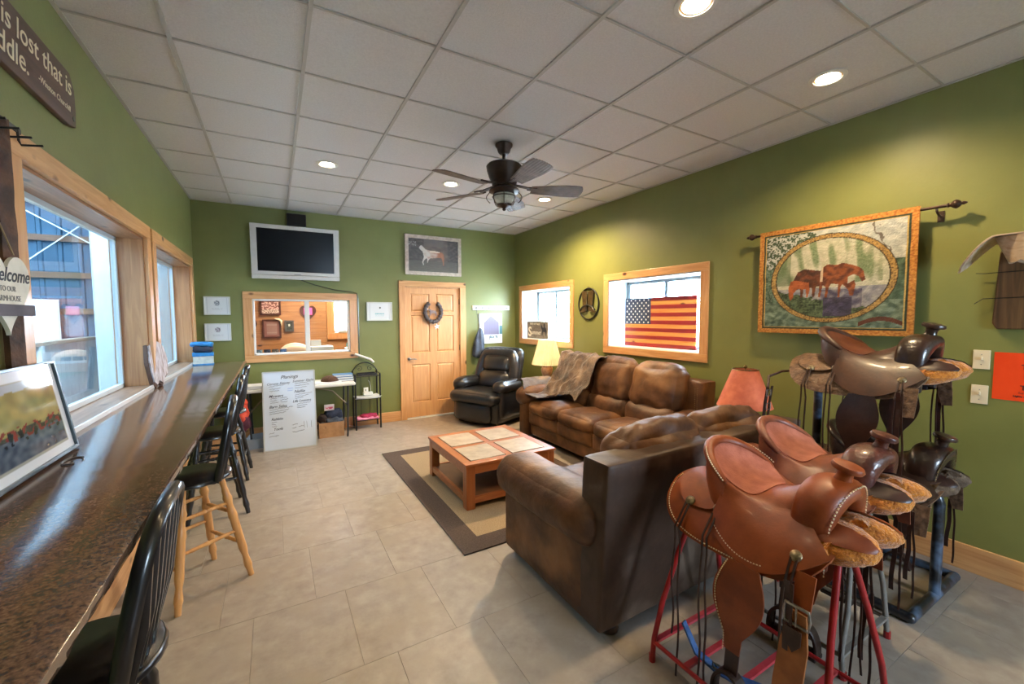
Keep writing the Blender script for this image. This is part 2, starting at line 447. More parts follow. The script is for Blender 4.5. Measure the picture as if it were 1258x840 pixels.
# ceiling: slab, tiles, T-bar grid
ce = struct(build('ceiling', B((XL-0.2, YF-0.2, ZC+0.03, XR+0.2, YB+0.2, ZC+0.1)), M_tile))
GX, GY = 0.6175, 0.6096
xs = [XL]+[-0.422+i*GX for i in range(7)]+[XR]
ys = [YF]+[2.817+j*GY for j in range(-8, 6)]+[YB]
ys = sorted(y for y in ys if YF <= y <= YB)
def has_can(x0, x1, y0, y1): return [c for c in CANS if x0 < c[0] < x1 and y0 < c[1] < y1]
for i in range(len(xs)-1):
    for j in range(len(ys)-1):
        x0, x1, y0, y1 = xs[i]+0.002, xs[i+1]-0.002, ys[j]+0.002, ys[j+1]-0.002
        o = build('ceiling_tile', B((-(x1-x0)/2, -(y1-y0)/2, 0.007, (x1-x0)/2, (y1-y0)/2, 0.02)), M_tile, ce)
        o.location = ((x0+x1)/2, (y0+y1)/2, ZC)
for x in xs[1:-1]:
    build('ceiling_runner', B((x-0.010, YF, ZC-0.004, x+0.010, YB, ZC+0.010)), M_grid, ce)
for y in ys[1:-1]:
    build('ceiling_crossbar', B((XL, y-0.006, ZC-0.001, XR, y+0.006, ZC+0.010)), M_grid, ce)
for a in [(XL, YF, ZC-0.022, XL+0.02, YB, ZC+0.004), (XR-0.02, YF, ZC-0.022, XR, YB, ZC+0.004), (XL, YB-0.02, ZC-0.022, XR, YB, ZC+0.004)]:
    a = list(a); a[2] = ZC-0.003
    build('ceiling_edge_angle', B(a), M_grid, ce)

# walls with openings
def wall(name, axis, pos, th, a0, a1, z0, z1, holes, m=M_green):
    """axis 'x': wall plane x=pos running along y; 'y': wall plane y=pos running along x. th signed outwards"""
    mb = MB(); hs = sorted(holes); cur = a0
    def bx(s, e, zs, ze):
        if e-s < 1e-4 or ze-zs < 1e-4: return
        if axis == 'x': mb.box((min(pos, pos+th), s, zs), (max(pos, pos+th), e, ze))
        else: mb.box((s, min(pos, pos+th), zs), (e, max(pos, pos+th), ze))
    for (s, e, zs, ze) in hs:
        bx(cur, s, z0, z1); bx(s, e, z0, zs); bx(s, e, ze, z1); cur = e
    bx(cur, a1, z0, z1)
    return struct(build(name, mb, m))
wall('wall_left', 'x', XL, -0.19, YF, YB, 0, ZC+0.05, [(2.33, 4.125, 1.07, 2.215), (4.385, 6.07, 1.07, 2.215)])
wall('wall_right', 'x', XR, 0.36, YF, YB, 0, ZC+0.05, [(2.672, 3.998, 1.222, 2.057), (4.80, 6.134, 1.23, 2.05)])
wall('wall_back', 'y', YB, 0.13, XL-0.19, XR+0.36, 0, ZC+0.05, [(-0.245, 0.945, 1.112, 1.855), (1.752, 2.668, 0, 2.085)])
wall('wall_front', 'y', YF, -0.13, XL-0.19, XR+0.36, 0, ZC+0.05, [(1.9, 2.9, 1.1, 2.0)])

def sempty(name):
    o = bpy.data.objects.new(name, None); COL.objects.link(o); o['kind'] = 'structure'; return o

# baseboards
def bb(name, a, b, m): return struct(build(name, B((*a, *b)), m, bev=0.004))
bb('baseboard_right', (XR-0.02, YF, 0.0), (XR-0.0005, YB, 0.165), M_pineY)
bb('baseboard_back', (XL, YB-0.02, 0.0), (1.66, YB-0.0005, 0.152), M_pineX)
bb('baseboard_back_corner', (2.768, YB-0.02, 0.0), (XR-0.02, YB-0.0005, 0.152), M_pineX)
bb('baseboard_left', (XL+0.0005, YF, 0.0), (XL+0.02, YB-0.02, 0.15), M_pineY)

# ---- right wall windows (deep pine reveals, white sliding windows)
def right_window(name, y0, y1, z0, z1, mull):
    w = sempty(name); t = 0.085; x = XR
    mt = dict(bev=0.004)
    build('casing_board', B((x-0.022, y0-t, z1), (x-0.0, y1+t, z1+t)) if 0 else B((x-0.022, y0-t, z1, x-0.0005, y1+t, z1+t)), M_pineY, w, **mt)
    build('casing_board', B((x-0.022, y0-t, z0-t, x-0.0005, y1+t, z0)), M_pineY, w, **mt)
    build('casing_board', B((x-0.022, y0-t, z0, x-0.0005, y0, z1)), M_pineZ, w, **mt)
    build('casing_board', B((x-0.022, y1, z0, x-0.0005, y1+t, z1)), M_pineZ, w, **mt)
    # white painted reveal
    e = 0.012; xo = x+0.36
    build('reveal_lining', B((x-0.01, y0, z0, xo, y0+e, z1), (x-0.01, y1-e, z0, xo, y1, z1), (x-0.01, y0, z1-e, xo, y1, z1), (x-0.01, y0, z0, xo, y1, z0+e)), M_white, w)
    xf = x+0.30; y0 += e; y1 -= e; z0 += e; z1 -= e; f = 0.035
    build('window_frame', B((xf, y0, z0, xf+0.05, y0+f, z1), (xf, y1-f, z0, xf+0.05, y1, z1), (xf, y0, z0, xf+0.05, y1, z0+f), (xf, y0, z1-f, xf+0.05, y1, z1)), mat('grey_sash', (118, 128, 130), rough=0.4), w, bev=0.003)
    ym = (y0+y1)/2+mull
    M_sash = mat('grey_sash', (118, 128, 130), rough=0.4)
    build('sash_stile', B((xf-0.008, ym-0.022, z0+f, xf+0.04, ym+0.022, z1-f)), M_sash, w, bev=0.003)
    build('sash_stile', B((xf-0.004, y1-f-0.03, z0+f, xf+0.03, y1-f, z1-f)), M_sash, w, bev=0.003)
    mm = MB()
    for (a, b) in ((y0+f, ym-0.022), (ym+0.022, y1-f-0.03)):
        for k in (1, 2):
            yy = a+(b-a)*k/3; mm.box((xf+0.027, yy-0.007, z0+f), (xf+0.031, yy+0.007, z1-f))
            zz = z0+f+(z1-z0-2*f)*k/3; mm.box((xf+0.027, a, zz-0.007), (xf+0.031, b, zz+0.007))
    build('muntin_grid', mm, M_sash, w)
    build('pane', B((xf+0.022, y0+f, z0+f, xf+0.025, ym-0.02, z1-f)), M_glass, w)
    build('pane', B((xf+0.022, ym+0.02, z0+f, xf+0.025, y1-f-0.03, z1-f)), M_glass, w)
right_window('window_1', 4.80, 6.134, 1.23, 2.05, 0.09)
right_window('window_2', 2.672, 3.998, 1.222, 2.057, 0.02)

# ---- left hall windows
def left_window(name, y0, y1, stiles, bark):
    w = sempty(name); z0, z1, t = 1.095, 2.215, 0.098; x = XL
    build('casing_board', B((x+0.0005, y0-t, z1, x+0.03, y1+t, z1+t)), M_pineY, w, bev=0.004)
    build('casing_board', B((x+0.0005, y0-t, z0, x+0.03, y0, z1)), M_pineZ, w, bev=0.004)
    build('casing_board', B((x+0.0005, y1, z0, x+0.03, y1+t, z1)), M_pineZ, w, bev=0.004)
    e = 0.015
    build('reveal_board', B((x-0.19, y0, z0, x+0.001, y0+e, z1)), M_jamb, w)
    build('reveal_board', B((x-0.19, y1-e, z0, x+0.001, y1, z1)), M_jamb, w)
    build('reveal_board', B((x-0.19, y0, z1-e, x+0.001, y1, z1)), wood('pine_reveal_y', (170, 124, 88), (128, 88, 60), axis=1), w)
    xf = x-0.175; f = 0.03; y0 += e; y1 -= e; z1 -= e
    build('window_frame', B((xf, y0, z0, xf+0.03, y0+f, z1), (xf, y1-f, z0, xf+0.03, y1, z1), (xf, y0, z0, xf+0.03, y1, z0+f), (xf, y0, z1-f, xf+0.03, y1, z1)), mat('pale_vinyl', (196, 204, 208), rough=0.4), w, bev=0.002)
    for s in stiles: build('sash_stile', B((xf+0.002, s-0.02, z0+f, xf+0.026, s+0.02, z1-f)), MATS['pale_vinyl'], w, bev=0.002)
    st = [y0+f]+stiles+[y1-f]
    for a, b in zip(st[:-1], st[1:]): build('pane', B((xf+0.013, a, z0+f, xf+0.016, b, z1-f)), M_glassL, w)
left_window('window_3', 2.33, 4.125, [], True)
left_window('window_4', 4.385, 6.07, [5.2], False)
struct(build('trim_1', B((XL-0.19, 2.22, 1.07, XL+0.012, 6.165, 1.095)), wood('ledge_wood', (150, 118, 92), (110, 84, 66), axis=1), bev=0.003))
struct(build('trim_2', B((XL+0.0125, 2.2, 1.0701, XL+0.02, 6.165, 1.097)), mat('pale_edge_strip', (206, 206, 204), rough=0.25), bev=0.001))
# dark live-edge board hanging beside the near casing
bk = MB()
pts = [(2.16, 1.1) for z in range(0, 21)]
bk.shell(lambda u, v: (XL+0.012+0.02*v, 2.155+0.010*nz(1, u, 14)+0.050*v, 1.10+u*1.21), 24, 3, 0.02)
tag(build('bark_edge_board', bk, mat('bark_board', (96, 60, 34), (52, 34, 22), rough=0.7, scale=10, bump=0.6), smooth=True), 'narrow dark bark-edged upright board beside the near window casing', 'board')

# ---- back window into office
w = sempty('window_5'); y = YB; x0, x1, z0, z1 = -0.245, 0.945, 1.112, 1.855; t = 0.105
build('casing_board', B((x0-t, y-0.025, z1, x1+t, y-0.0005, z1+t-0.01)), M_pineX, w, bev=0.004)
build('casing_board', B((x0-t, y-0.025, z0-t+0.01, x1+t, y-0.0005, z0)), M_pineX, w, bev=0.004)
build('casing_board', B((x0-t, y-0.025, z0, x0, y-0.0005, z1)), M_pineZ, w, bev=0.004)
build('casing_board', B((x1, y-0.025, z0, x1+t, y-0.0005, z1)), M_pineZ, w, bev=0.004)
f = 0.022
build('window_frame', B((x0, y-0.012, z0, x0+f, y+0.1, z1), (x1-f, y-0.012, z0, x1, y+0.1, z1), (x0, y-0.012, z0, x1, y+0.1, z0+f), (x0, y-0.012, z1-f, x1, y+0.1, z1)), M_white, w, bev=0.002)
build('mullion', B((0.365, y+0.02, z0+f, 0.425, y+0.07, z1-f)), M_white, w, bev=0.003)
build('pane', B((x0+f, y+0.05, z0+f, 0.365, y+0.053, z1-f)), M_glass, w)
build('pane', B((0.425, y+0.05, z0+f, x1-f, y+0.053, z1-f)), M_glass, w)

# ---- door
d = sempty('door_1'); y = YB
build('casing_board', B((1.662, y-0.028, 2.085, 2.768, y-0.0005, 2.17)), M_pineX, d, bev=0.004)
build('casing_board', B((1.662, y-0.028, 0, 1.757, y-0.0005, 2.085)), M_pineZ, d, bev=0.004)
build('casing_board', B((2.665, y-0.028, 0, 2.768, y-0.0005, 2.085)), M_pineZ, d, bev=0.004)
build('door_jamb', B((1.752, y+0.0005, 0, 1.765, y+0.13, 2.085), (2.655, y+0.0005, 0, 2.668, y+0.13, 2.085), (1.752, y+0.0005, 2.072, 2.668, y+0.13, 2.085)), M_pineZ, d)
dx0, dx1, dz0, dz1 = 1.766, 2.654, 0.025, 2.068; yd = y+0.008
cols_ = [(1.848, 2.155), (2.262, 2.562)]; rows_ = [(0.255, 0.862), (1.045, 1.638), (1.692, 1.975)]
mb = MB()
mb.box((dx0, yd, dz0), (1.848, yd+0.04, dz1)); mb.box((2.562, yd, dz0), (dx1, yd+0.04, dz1)); mb.box((2.155, yd, dz0), (2.262, yd+0.04, dz1))
for a, b in cols_:
    for zz0, zz1 in [(dz0, 0.255), (0.862, 1.045), (1.638, 1.692), (1.975, dz1)]: mb.box((a, yd, zz0), (b, yd+0.04, zz1))
dl = build('door_leaf', mb, M_door, d)
for a, b in cols_:
    for zz0, zz1 in rows_:
        p = MB(); w1 = 0.035
        q = [(a, zz0), (b, zz0), (b, zz1), (a, zz1)]
        i1 = [(a+0.012, zz0+0.012), (b-0.012, zz0+0.012), (b-0.012, zz1-0.012), (a+0.012, zz1-0.012)]
        i2 = [(a+w1, zz0+w1), (b-w1, zz0+w1), (b-w1, zz1-w1), (a+w1, zz1-w1)]
        vs = [(x_, yd, z_) for x_, z_ in q]+[(x_, yd+0.014, z_) for x_, z_ in i1]+[(x_, yd+0.004, z_) for x_, z_ in i2]
        fs = [(i, (i+1) % 4, 4+(i+1) % 4, 4+i) for i in range(4)]+[(4+i, 4+(i+1) % 4, 8+(i+1) % 4, 8+i) for i in range(4)]+[(8, 9, 10, 11)]
        p.add(vs, fs); build('door_panel', p, M_door, dl)
h = MB().lathe([(0.0, -0.004), (0.026, -0.004), (0.026, 0.006), (0.012, 0.012), (0.012, 0.04), (0, 0.04)], 16, TM(1.81, yd, 0.955) @ RM('X', 90))
h.tube([(1.81, yd-0.04, 0.955), (1.86, yd-0.042, 0.953), (1.92, yd-0.038, 0.948)], [0.009, 0.009, 0.007], 8)
build('door_handle', h, M_steel, dl, smooth=True)
for zz in (0.3, 1.1, 1.86):
    build('door_hinge', MB().tube([(2.66, yd-0.006, zz-0.045), (2.66, yd-0.006, zz+0.045)], 0.007, 8), M_brass, d)
build('threshold', B((1.757, y-0.02, 0.0, 2.665, y+0.06, 0.014)), M_white, d)

# ---- front glazed opening behind the camera
w = sempty('window_6')
build('window_frame', B((1.9, YF-0.1, 1.1, 1.95, YF-0.02, 2.0), (2.85, YF-0.1, 1.1, 2.9, YF-0.02, 2.0), (1.9, YF-0.1, 1.1, 2.9, YF-0.02, 1.15), (1.9, YF-0.1, 1.95, 2.9, YF-0.02, 2.0), (2.38, YF-0.1, 1.1, 2.42, YF-0.02, 2.0)), M_white, w)
build('pane', B((1.95, YF-0.06, 1.15, 2.38, YF-0.055, 1.95)), M_glass, w)
build('pane', B((2.42, YF-0.06, 1.15, 2.85, YF-0.055, 1.95)), M_glass, w)

# ---- outdoor ground, made pale to bounce daylight onto the room ceiling
struct(build('ground', B((XR+0.37, -12, -0.3, 40, 30, -0.1)), mat('pale_bounce_gravel', (222, 224, 224), (205, 208, 208), rough=0.9, scale=2)))
struct(build('ground_front', B((XL-0.19, -30, -0.3, XR+0.36, YF-0.14, -0.1)), mat('bounce_gravel', (222, 224, 224), (205, 208, 208), rough=0.9, scale=8)))

# ================================================================== RIDING HALL beyond left windows
M_blue = mat('blue_steel_cladding', (52, 88, 112), (44, 76, 98), rough=0.45, scale=3, metal=0.2)
M_pale = mat('pale_steel_cladding', (176, 188, 194), (160, 174, 182), rough=0.5, scale=3)
M_dirt = mat('arena_sand', (190, 180, 165), (160, 150, 136), rough=0.95, scale=6, bump=0.4)  # sand lightened to bounce more light into the room
struct(build('floor_hall', B((-9, 0, -0.3, XL-0.19, 9.2, -0.02)), M_dirt))
def corr(name, p0, p1, z0, z1, m, nrm):
    mb = MB(); p0 = Vector(p0); p1 = Vector(p1); L = (p1-p0).length; d = (p1-p0)/L; n = Vector(nrm)
    k = max(1, int(L/0.22)); pr = []
    for i in range(k):
        s = i*L/k
        for a, h in ((0, 0), (0.15, 0), (0.165, 0.02), (0.205, 0.02)): pr.append((s+a*(L/k)/0.22, h))
    pr.append((L, 0)); vs = []
    for s, h in pr:
        q = p0+d*s+n*h; vs += [(q.x, q.y, z0), (q.x, q.y, z1)]
    mb.add(vs, [(2*i, 2*i+2, 2*i+3, 2*i+1) for i in range(len(pr)-1)])
    return struct(build(name, mb, m))
whb = corr('wall_hall_back', (-9, 9.1, 0), (XL-0.19, 9.1, 0), 0, 5.2, M_blue, (0, -1, 0))
corr('wall_hall_left', (-9, 0, 0), (-9, 9.1, 0), 0, 5.2, M_blue, (1, 0, 0))
struct(build('wall_hall_front', B((-9, -0.1, 0, XL-0.19, 0, 5.2)), M_pale))
struct(build('ceiling_hall', B((-9, -0.1, 5.2, XL-0.19, 9.2, 5.3)), M_pale))
corr('wall_hall_partition', (-1.76, 6.45, 0), (XL-0.19, 6.45, 0), 0, 5.2, M_pale, (0, -1, 0))
corr('wall_hall_partition_side', (-1.76, 9.1, 0), (-1.76, 6.45, 0), 0, 5.2, M_pale, (-1, 0, 0))
M_girt = wood('girt_wood', (120, 84, 60), (92, 62, 44), axis=0, knots=False)
for zz in (0.9, 1.72, 2.28, 2.84, 3.4, 4.1):
    build('wall_girt', B((-8.9, 9.02, zz-0.045, -1.8, 9.075, zz+0.045)), M_girt, whb)
for a, b in (((-3.4, 8.98, 2.25), (-2.35, 8.98, 3.25)), ((-3.2, 8.95, 3.25), (-2.1, 8.95, 2.55))):
    build('brace_rod', MB().tube([a, b], 0.009, 6), M_white, whb)
hw = thing('hall_half_wall', 'white boarded half wall of the riding hall with wooden cap', 'half wall', (-2.4, 7.2, 0))
for k in range(24):
    build('board', B((-0.02, -1.55+k*0.13, -0.02, 0.0, -1.55+k*0.13+0.124, 1.29)), mat('half_wall_white', (206, 214, 214), (190, 200, 202), rough=0.5, scale=4), hw)
build('cap_rail', B((-0.09, -1.6, 1.29, 0.05, 1.6, 1.335)), mat('pale_cap', (176, 168, 150), (150, 142, 126), rough=0.5, scale=5), hw, bev=0.005)
build('post', B((0.0, -0.35, -0.02, 0.05, -0.27, 1.29)), MATS['half_wall_white'], hw)
hwn = thing('hall_window', 'bright small window with white curtain in the riding hall wall', 'window', (-3.35, 9.0, 1.1))
build('frame', B((-0.4, -0.03, 0, -0.34, 0.03, 0.72), (0.34, -0.03, 0, 0.4, 0.03, 0.72), (-0.4, -0.03, -0.05, 0.4, 0.03, 0.02), (-0.4, -0.03, 0.7, 0.4, 0.03, 0.76), (-0.02, -0.02, 0, 0.02, 0.03, 0.72), (-0.34, -0.02, 0.36, 0.34, 0.03, 0.38)), M_white, hwn)
build('pane', B((-0.34, 0.02, 0.02, 0.34, 0.025, 0.7)), emit_mat('daylit_pane', (0.85, 0.95, 1.0), 0.9), hwn)
cur = MB().grid(lambda u, v: (0.22+0.28*u, -0.06+0.02*math.sin(u*26), -0.2+1.0*v), 40, 4)
build('curtain', cur, mat('white_curtain', (230, 226, 224), rough=0.9), hwn, smooth=True)

# ================================================================== OFFICE beyond back window
M_pan = wood('office_panelling', (178, 128, 84), (150, 102, 64), axis=0, knots=True, scale=0.8)
OY = 8.45
struct(build('floor_office', B((XL-0.1, YB+0.13, -0.1, 3.0, OY+0.1, -0.004)), M_floor))
struct(build('ceiling_office', B((XL-0.1, YB+0.13, 2.62, 3.0, OY+0.1, 2.7)), M_white))
struct(build('wall_office_left', B((XL-0.1, YB+0.13, 0, XL-0.02, OY, 2.62)), M_pan))
struct(build('wall_office_right', B((2.6, YB+0.13, 0, 2.7, OY, 2.62)), M_pan))
wo = wall('wall_office', 'y', OY, 0.1, XL-0.1, 2.7, 0, 2.62, [(0.97, 1.6, 1.32, 2.08)], M_pan)
for k in range(14):
    zz = 0.19*k
    if 1.1 < zz+0.18 and zz < 2.15:
        build('wall_plank', B((XL-0.02, OY-0.014, zz+0.003, 0.84, OY, zz+0.187)), M_pan, wo, bev=0.003)
    else: build('wall_plank', B((XL-0.02, OY-0.014, zz+0.003, 2.6, OY, zz+0.187)), M_pan, wo, bev=0.003)
w = sempty('window_7')
for a in [(0.85, OY-0.04, 2.08, 1.72, OY, 2.2), (0.85, OY-0.04, 1.2, 1.72, OY, 1.32), (0.85, OY-0.04, 1.32, 0.97, OY, 2.08), (1.6, OY-0.04, 1.32, 1.72, OY, 2.08)]:
    build('casing_board', B(a), wood('orange_pine', (206, 148, 96), (184, 122, 74), axis=2), w, bev=0.004)
build('pane', B((0.97, OY+0.06, 1.32, 1.6, OY+0.065, 2.08)), M_glass, w)
build('window_frame', B((0.97, OY+0.05, 1.32, 1.0, OY+0.08, 2.08), (1.57, OY+0.05, 1.32, 1.6, OY+0.08, 2.08), (0.97, OY+0.05, 1.32, 1.6, OY+0.08, 1.35)), M_white, w)

# ================================================================== BAR COUNTER
M_gran = mat('polished_brown_granite', (74, 54, 42), (122, 94, 72), rough=0.12, scale=130, detail=8, contrast=(0.36, 0.68), spec=0.5, c3=(52, 37, 29), s3=95, coat=0.25)
ct = thing('bar_counter', 'long polished brown granite bar top below the hall windows', 'counter', (XL+0.262, 2.9, 0))
top = MB()
def slab(u, v):
    yy = -4.2+7.4*u; return yy
y0c, y1c = -3.9, 3.2
n = 260; P = []
for i in range(n+1):
    yy = y0c+(y1c-y0c)*i/n
    j = 0.006*noise.noise(Vector((yy*13, 0, 0)))
    P.append([(-0.2615, yy, 1.028), (-0.2615, yy, 1.07), (0.252, yy, 1.07), (0.262+j*0.3, yy, 1.065), (0.262+j, yy, 1.05), (0.258-j, yy, 1.034), (0.25, yy, 1.028)])
vs = [p for r in P for p in r]; m = 7
fs = [(i*m+k, (i+1)*m+k, (i+1)*m+(k+1) % m, i*m+(k+1) % m) for i in range(n) for k in range(m)]
fs += [tuple(range(m)), tuple(range(n*m+m-1, n*m-1, -1))]
top.add(vs, fs); build('countertop', top, M_gran, ct, smooth=True)
for yy in (-2.0, -0.2, 1.3, 2.8):
    br = MB().box((-0.2615, yy-0.02, 1.018), (0.06, yy+0.02, 1.0275)).box((-0.2615, yy-0.02, 0.80), (-0.252, yy+0.02, 1.018)).bar((-0.25, yy, 0.84), (0.0, yy, 1.014), 0.012, 0.012)
    build('bracket', br, M_blackm, ct)

# ================================================================== BAR STOOLS
M_natural = wood('turned_oak', (212, 158, 96), (186, 130, 74), axis=2, knots=False, rough=0.35)
def turned(mb, p, q, r=0.018, rings=((0.12, 1.35), (0.2, 0.75), (0.3, 1.15), (0.62, 1.2), (0.7, 0.75), (0.78, 1.3), (0.9, 0.8))):
    p = Vector(p); q = Vector(q); N_ = 28; pts = []; rs = []
    for i in range(N_+1):
        t = i/N_; rr = 1.0
        for c, a in rings:
            rr += (a-1)*math.exp(-((t-c)/0.022)**2)
        pts.append(p.lerp(q, t)); rs.append(r*rr*(0.8+0.35*math.sin(PI*t)))
    return mb.tube(pts, rs, 8)
def stool(label, loc, rz, legmat, zs=0.68, htop=0.45, group=None, swivel=0.0):
    s = thing('bar_stool', label, 'bar stool', loc, rz, group)
    # local: back of the stool at +x, sitter faces -x (the counter)
    seat = MB()
    prof = []
    def sf(u, v):
        a = 2*PI*v; r = u
        x = 0.19*r*math.cos(a); y = 0.20*r*math.sin(a)
        return (x, y, zs-0.016*(1-r**2)*(1)+0.0)
    seat.grid(sf, 8, 28)
    seat.lathe([(0.198, zs), (0.206, zs-0.008), (0.206, zs-0.022), (0.17, zs-0.036), (0.0, zs-0.036)], 28, Matrix.Diagonal((0.95, 1, 1, 1)))
    build('seat', seat, M_black, s, smooth=True, weld=True)
    # hoop back
    pts = []
    for i in range(25):
        t = -1+2*i/24; a = t*PI/2
        yy = 0.205*math.copysign(abs(math.sin(a))**0.62, a) if t else 0
        hh = (abs(math.cos(a)))**0.55*htop
        pts.append((0.135+0.19*hh/htop*0.36+0.02*(1-abs(t)), yy, zs-0.004+hh))
    pts[0] = (0.13, -0.185, zs-0.008); pts[-1] = (0.13, 0.185, zs-0.008)
    build('back_hoop', MB().tube(pts, 0.0135, 8, flat=1.5), M_black, s, smooth=True)
    for k in range(7):
        t = (k-3)/3.0; yb = t*0.135; yt = t*0.165
        hh = htop*(1-abs(t)**3.2*0.16)-0.01
        xt = 0.135+0.19*0.36*hh/htop+0.012
        pp = [(0.155-0.012*abs(t), yb, zs-0.012), (0.155+(xt-0.155)*0.4, yb+(yt-yb)*0.4, zs+hh*0.4), (xt, yt, zs+hh)]
        build('spindle', MB().tube(pp, [0.009, 0.014, 0.009], 6, flat=1.5), M_black, s, smooth=True)
    feet = []
    for sx in (-1, 1):
        for sy in (-1, 1):
            Q = Matrix.Rotation(swivel, 4, 'Z'); a = Q @ Vector((0.10*sx, 0.10*sy, zs-0.03)); b = Q @ Vector((0.20*sx, 0.195*sy, 0.0)); feet.append((a, b))
            mb = MB(); turned(mb, b, a, 0.0195); build('leg', mb, legmat, s, smooth=True)
    def at(i, z):
        a, b = feet[i]; t = (zs-0.03-z)/(zs-0.03); return a.lerp(b, t)
    for (i, j, z) in ((0, 1, 0.22), (2, 3, 0.22), (0, 2, 0.30), (1, 3, 0.30), (0, 1, 0.42), (2, 3, 0.42), (0, 2, 0.48), (1, 3, 0.48)):
        mb = MB(); turned(mb, at(i, z), at(j, z), 0.0105, ((0.2, 1.3), (0.45, 1.35), (0.5, 0.8), (0.55, 1.35), (0.8, 1.3)))
        build('stretcher', mb, legmat, s, smooth=True)
    return s
G = 'bar stools along the granite counter'
stool('black spindle-back bar stool nearest the camera at the counter', (-0.49, 1.46, 0), 0.0, M_black, 0.70, 0.42, G)
stool('black bar stool with natural turned oak legs, second from the camera', (-0.455, 3.03, 0), 0.06, M_natural, 0.68, 0.44, G, 0.55)
stool('all-black bar stool with dark legs, third along the counter', (-0.475, 4.12, 0), 0.05, M_black, 0.68, 0.44, G, 0.15)
stool('black bar stool farthest along the counter beside the cardboard box', (-0.475, 4.98, 0), -0.04, M_black, 0.68, 0.44, G)

# ================================================================== SOFAS
M_suede = mat('distressed_brown_leather', (106, 70, 42), (62, 39, 25), rough=0.5, scale=4, detail=6, bump=0.6, bscale=14, c3=(138, 98, 62), s3=2.6, spec=0.35, rvar=0.1)
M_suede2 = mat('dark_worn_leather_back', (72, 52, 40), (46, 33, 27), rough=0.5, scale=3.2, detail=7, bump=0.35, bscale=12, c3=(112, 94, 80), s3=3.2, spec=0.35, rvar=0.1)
def sofa(label, loc, rz, seats, sw, depth=0.93, hb=0.92, lumbar=False, backmat=None, archup=0.12, armw=0.23, tall=0.5):
    s = thing('sofa', label, 'sofa', loc, rz)
    L = seats*sw; hd = depth/2; ax = L/2+armw/2
    # base with front rail
    base = MB().cushion((L+0.02, depth-0.12, 0.33), (0, 0.02, 0.235), r=0.03, puff=0.006, n=6, amp=0.003)
    build('base', base, M_suede, s, smooth=True, weld=True)
    for k in range(seats):
        x = -L/2+sw*(k+.5)
        fp = MB().cushion((sw-0.02, 0.06, 0.17), (x, -hd+0.075, 0.31), r=0.028, puff=0.01, n=6, amp=0.004, seed=k)
        build('front_panel', fp, M_suede, s, smooth=True, weld=True)
        sc_ = MB().cushion((sw-0.004, depth-0.24, 0.17), (x, -0.085, 0.435), r=0.07, puff=0.03, n=12, amp=0.010, freq=7, seed=k+3)
        build('seat_cushion', sc_, M_suede, s, smooth=True, weld=True)
    # back frame: flat board with top band
    bk = MB()
    W_ = L+2*armw-0.06
    def lean(o): return Vector((o.x, o.y+(o.z)*0.06, o.z))
    bk.cushion((W_, 0.19, hb-0.06), (0, hd-0.10, 0.06+(hb-0.06)/2), r=0.018, puff=0.004, n=10, amp=0.003, freq=3, shape=lean)
    build('back_frame', bk, backmat or M_suede, s, smooth=True, weld=True)
    for k in range(seats):
        x = -L/2+sw*(k+.5)
        def leanc(o): return Vector((o.x*(1+0.03*o.z), o.y+o.z*0.22, o.z))
        if lumbar:
            lc = MB().cushion((sw-0.01, 0.2, 0.24), (x, hd-0.30, 0.58), r=0.08, puff=0.03, n=12, amp=0.012, freq=8, seed=k+20, shape=leanc)
            build('lumbar_cushion', lc, M_suede, s, smooth=True, weld=True)
            bc = MB().cushion((sw-0.015, 0.21, tall), (x, hd-0.20, 0.82+archup*0.5), r=0.09, puff=0.04, n=24, amp=0.020, freq=7, seed=k+11, shape=leanc)
        else:
            bc = MB().cushion((sw+0.01, 0.24, 0.56), (x, hd-0.25, 0.70), r=0.10, puff=0.05, n=24, amp=0.028, freq=7, seed=k+11, shape=leanc)
        build('back_cushion', bc, M_suede, s, smooth=True, weld=True)
    for sgn in (-1, 1):
        a = MB()
        a.cushion((armw-0.05, depth-0.1, 0.50), (sgn*(ax-0.005), -0.02, 0.30), r=0.03, puff=0.008, n=8, amp=0.004, seed=5)
        def armshape(o): return Vector((o.x, o.y, o.z+0.05*max(0, o.y)))
        a.cushion((armw+0.07, depth-0.03, 0.27), (sgn*(ax+0.012), -0.035, 0.555), r=0.125, puff=0.008, n=14, amp=0.008, freq=6, seed=8, shape=armshape)
        build('arm', a, M_suede, s, smooth=True, weld=True)
    for fx in (-1, 1):
        for fy in (-1, 1):
            f = MB().lathe([(0.028, 0), (0.04, 0.012), (0.042, 0.035), (0.034, 0.05), (0.045, 0.075), (0, 0.075)], 14, TM(fx*(L/2+armw*0.45), fy*(hd-0.085), 0))
            build('foot', f, mat('dark_foot', (48, 30, 20), rough=0.35), s, smooth=True)
    return s
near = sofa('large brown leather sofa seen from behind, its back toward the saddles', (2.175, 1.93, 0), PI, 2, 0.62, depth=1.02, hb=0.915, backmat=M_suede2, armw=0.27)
far = sofa('brown leather three-seat sofa below the flag window with furry throw', (3.215, 3.58, 0), -PI/2, 3, 0.62, depth=0.88, hb=0.98, lumbar=True, armw=0.23, tall=0.46, archup=0.08)
nh = MB()
for k in range(13):
    for dy in (0.0, 0.035): nh.sphere((1.128, 0.145+dy, 0.70+k*0.019), 0.005, 4, 6)
build('nail_heads', nh, M_brass, far)['kind'] = 'stuff'

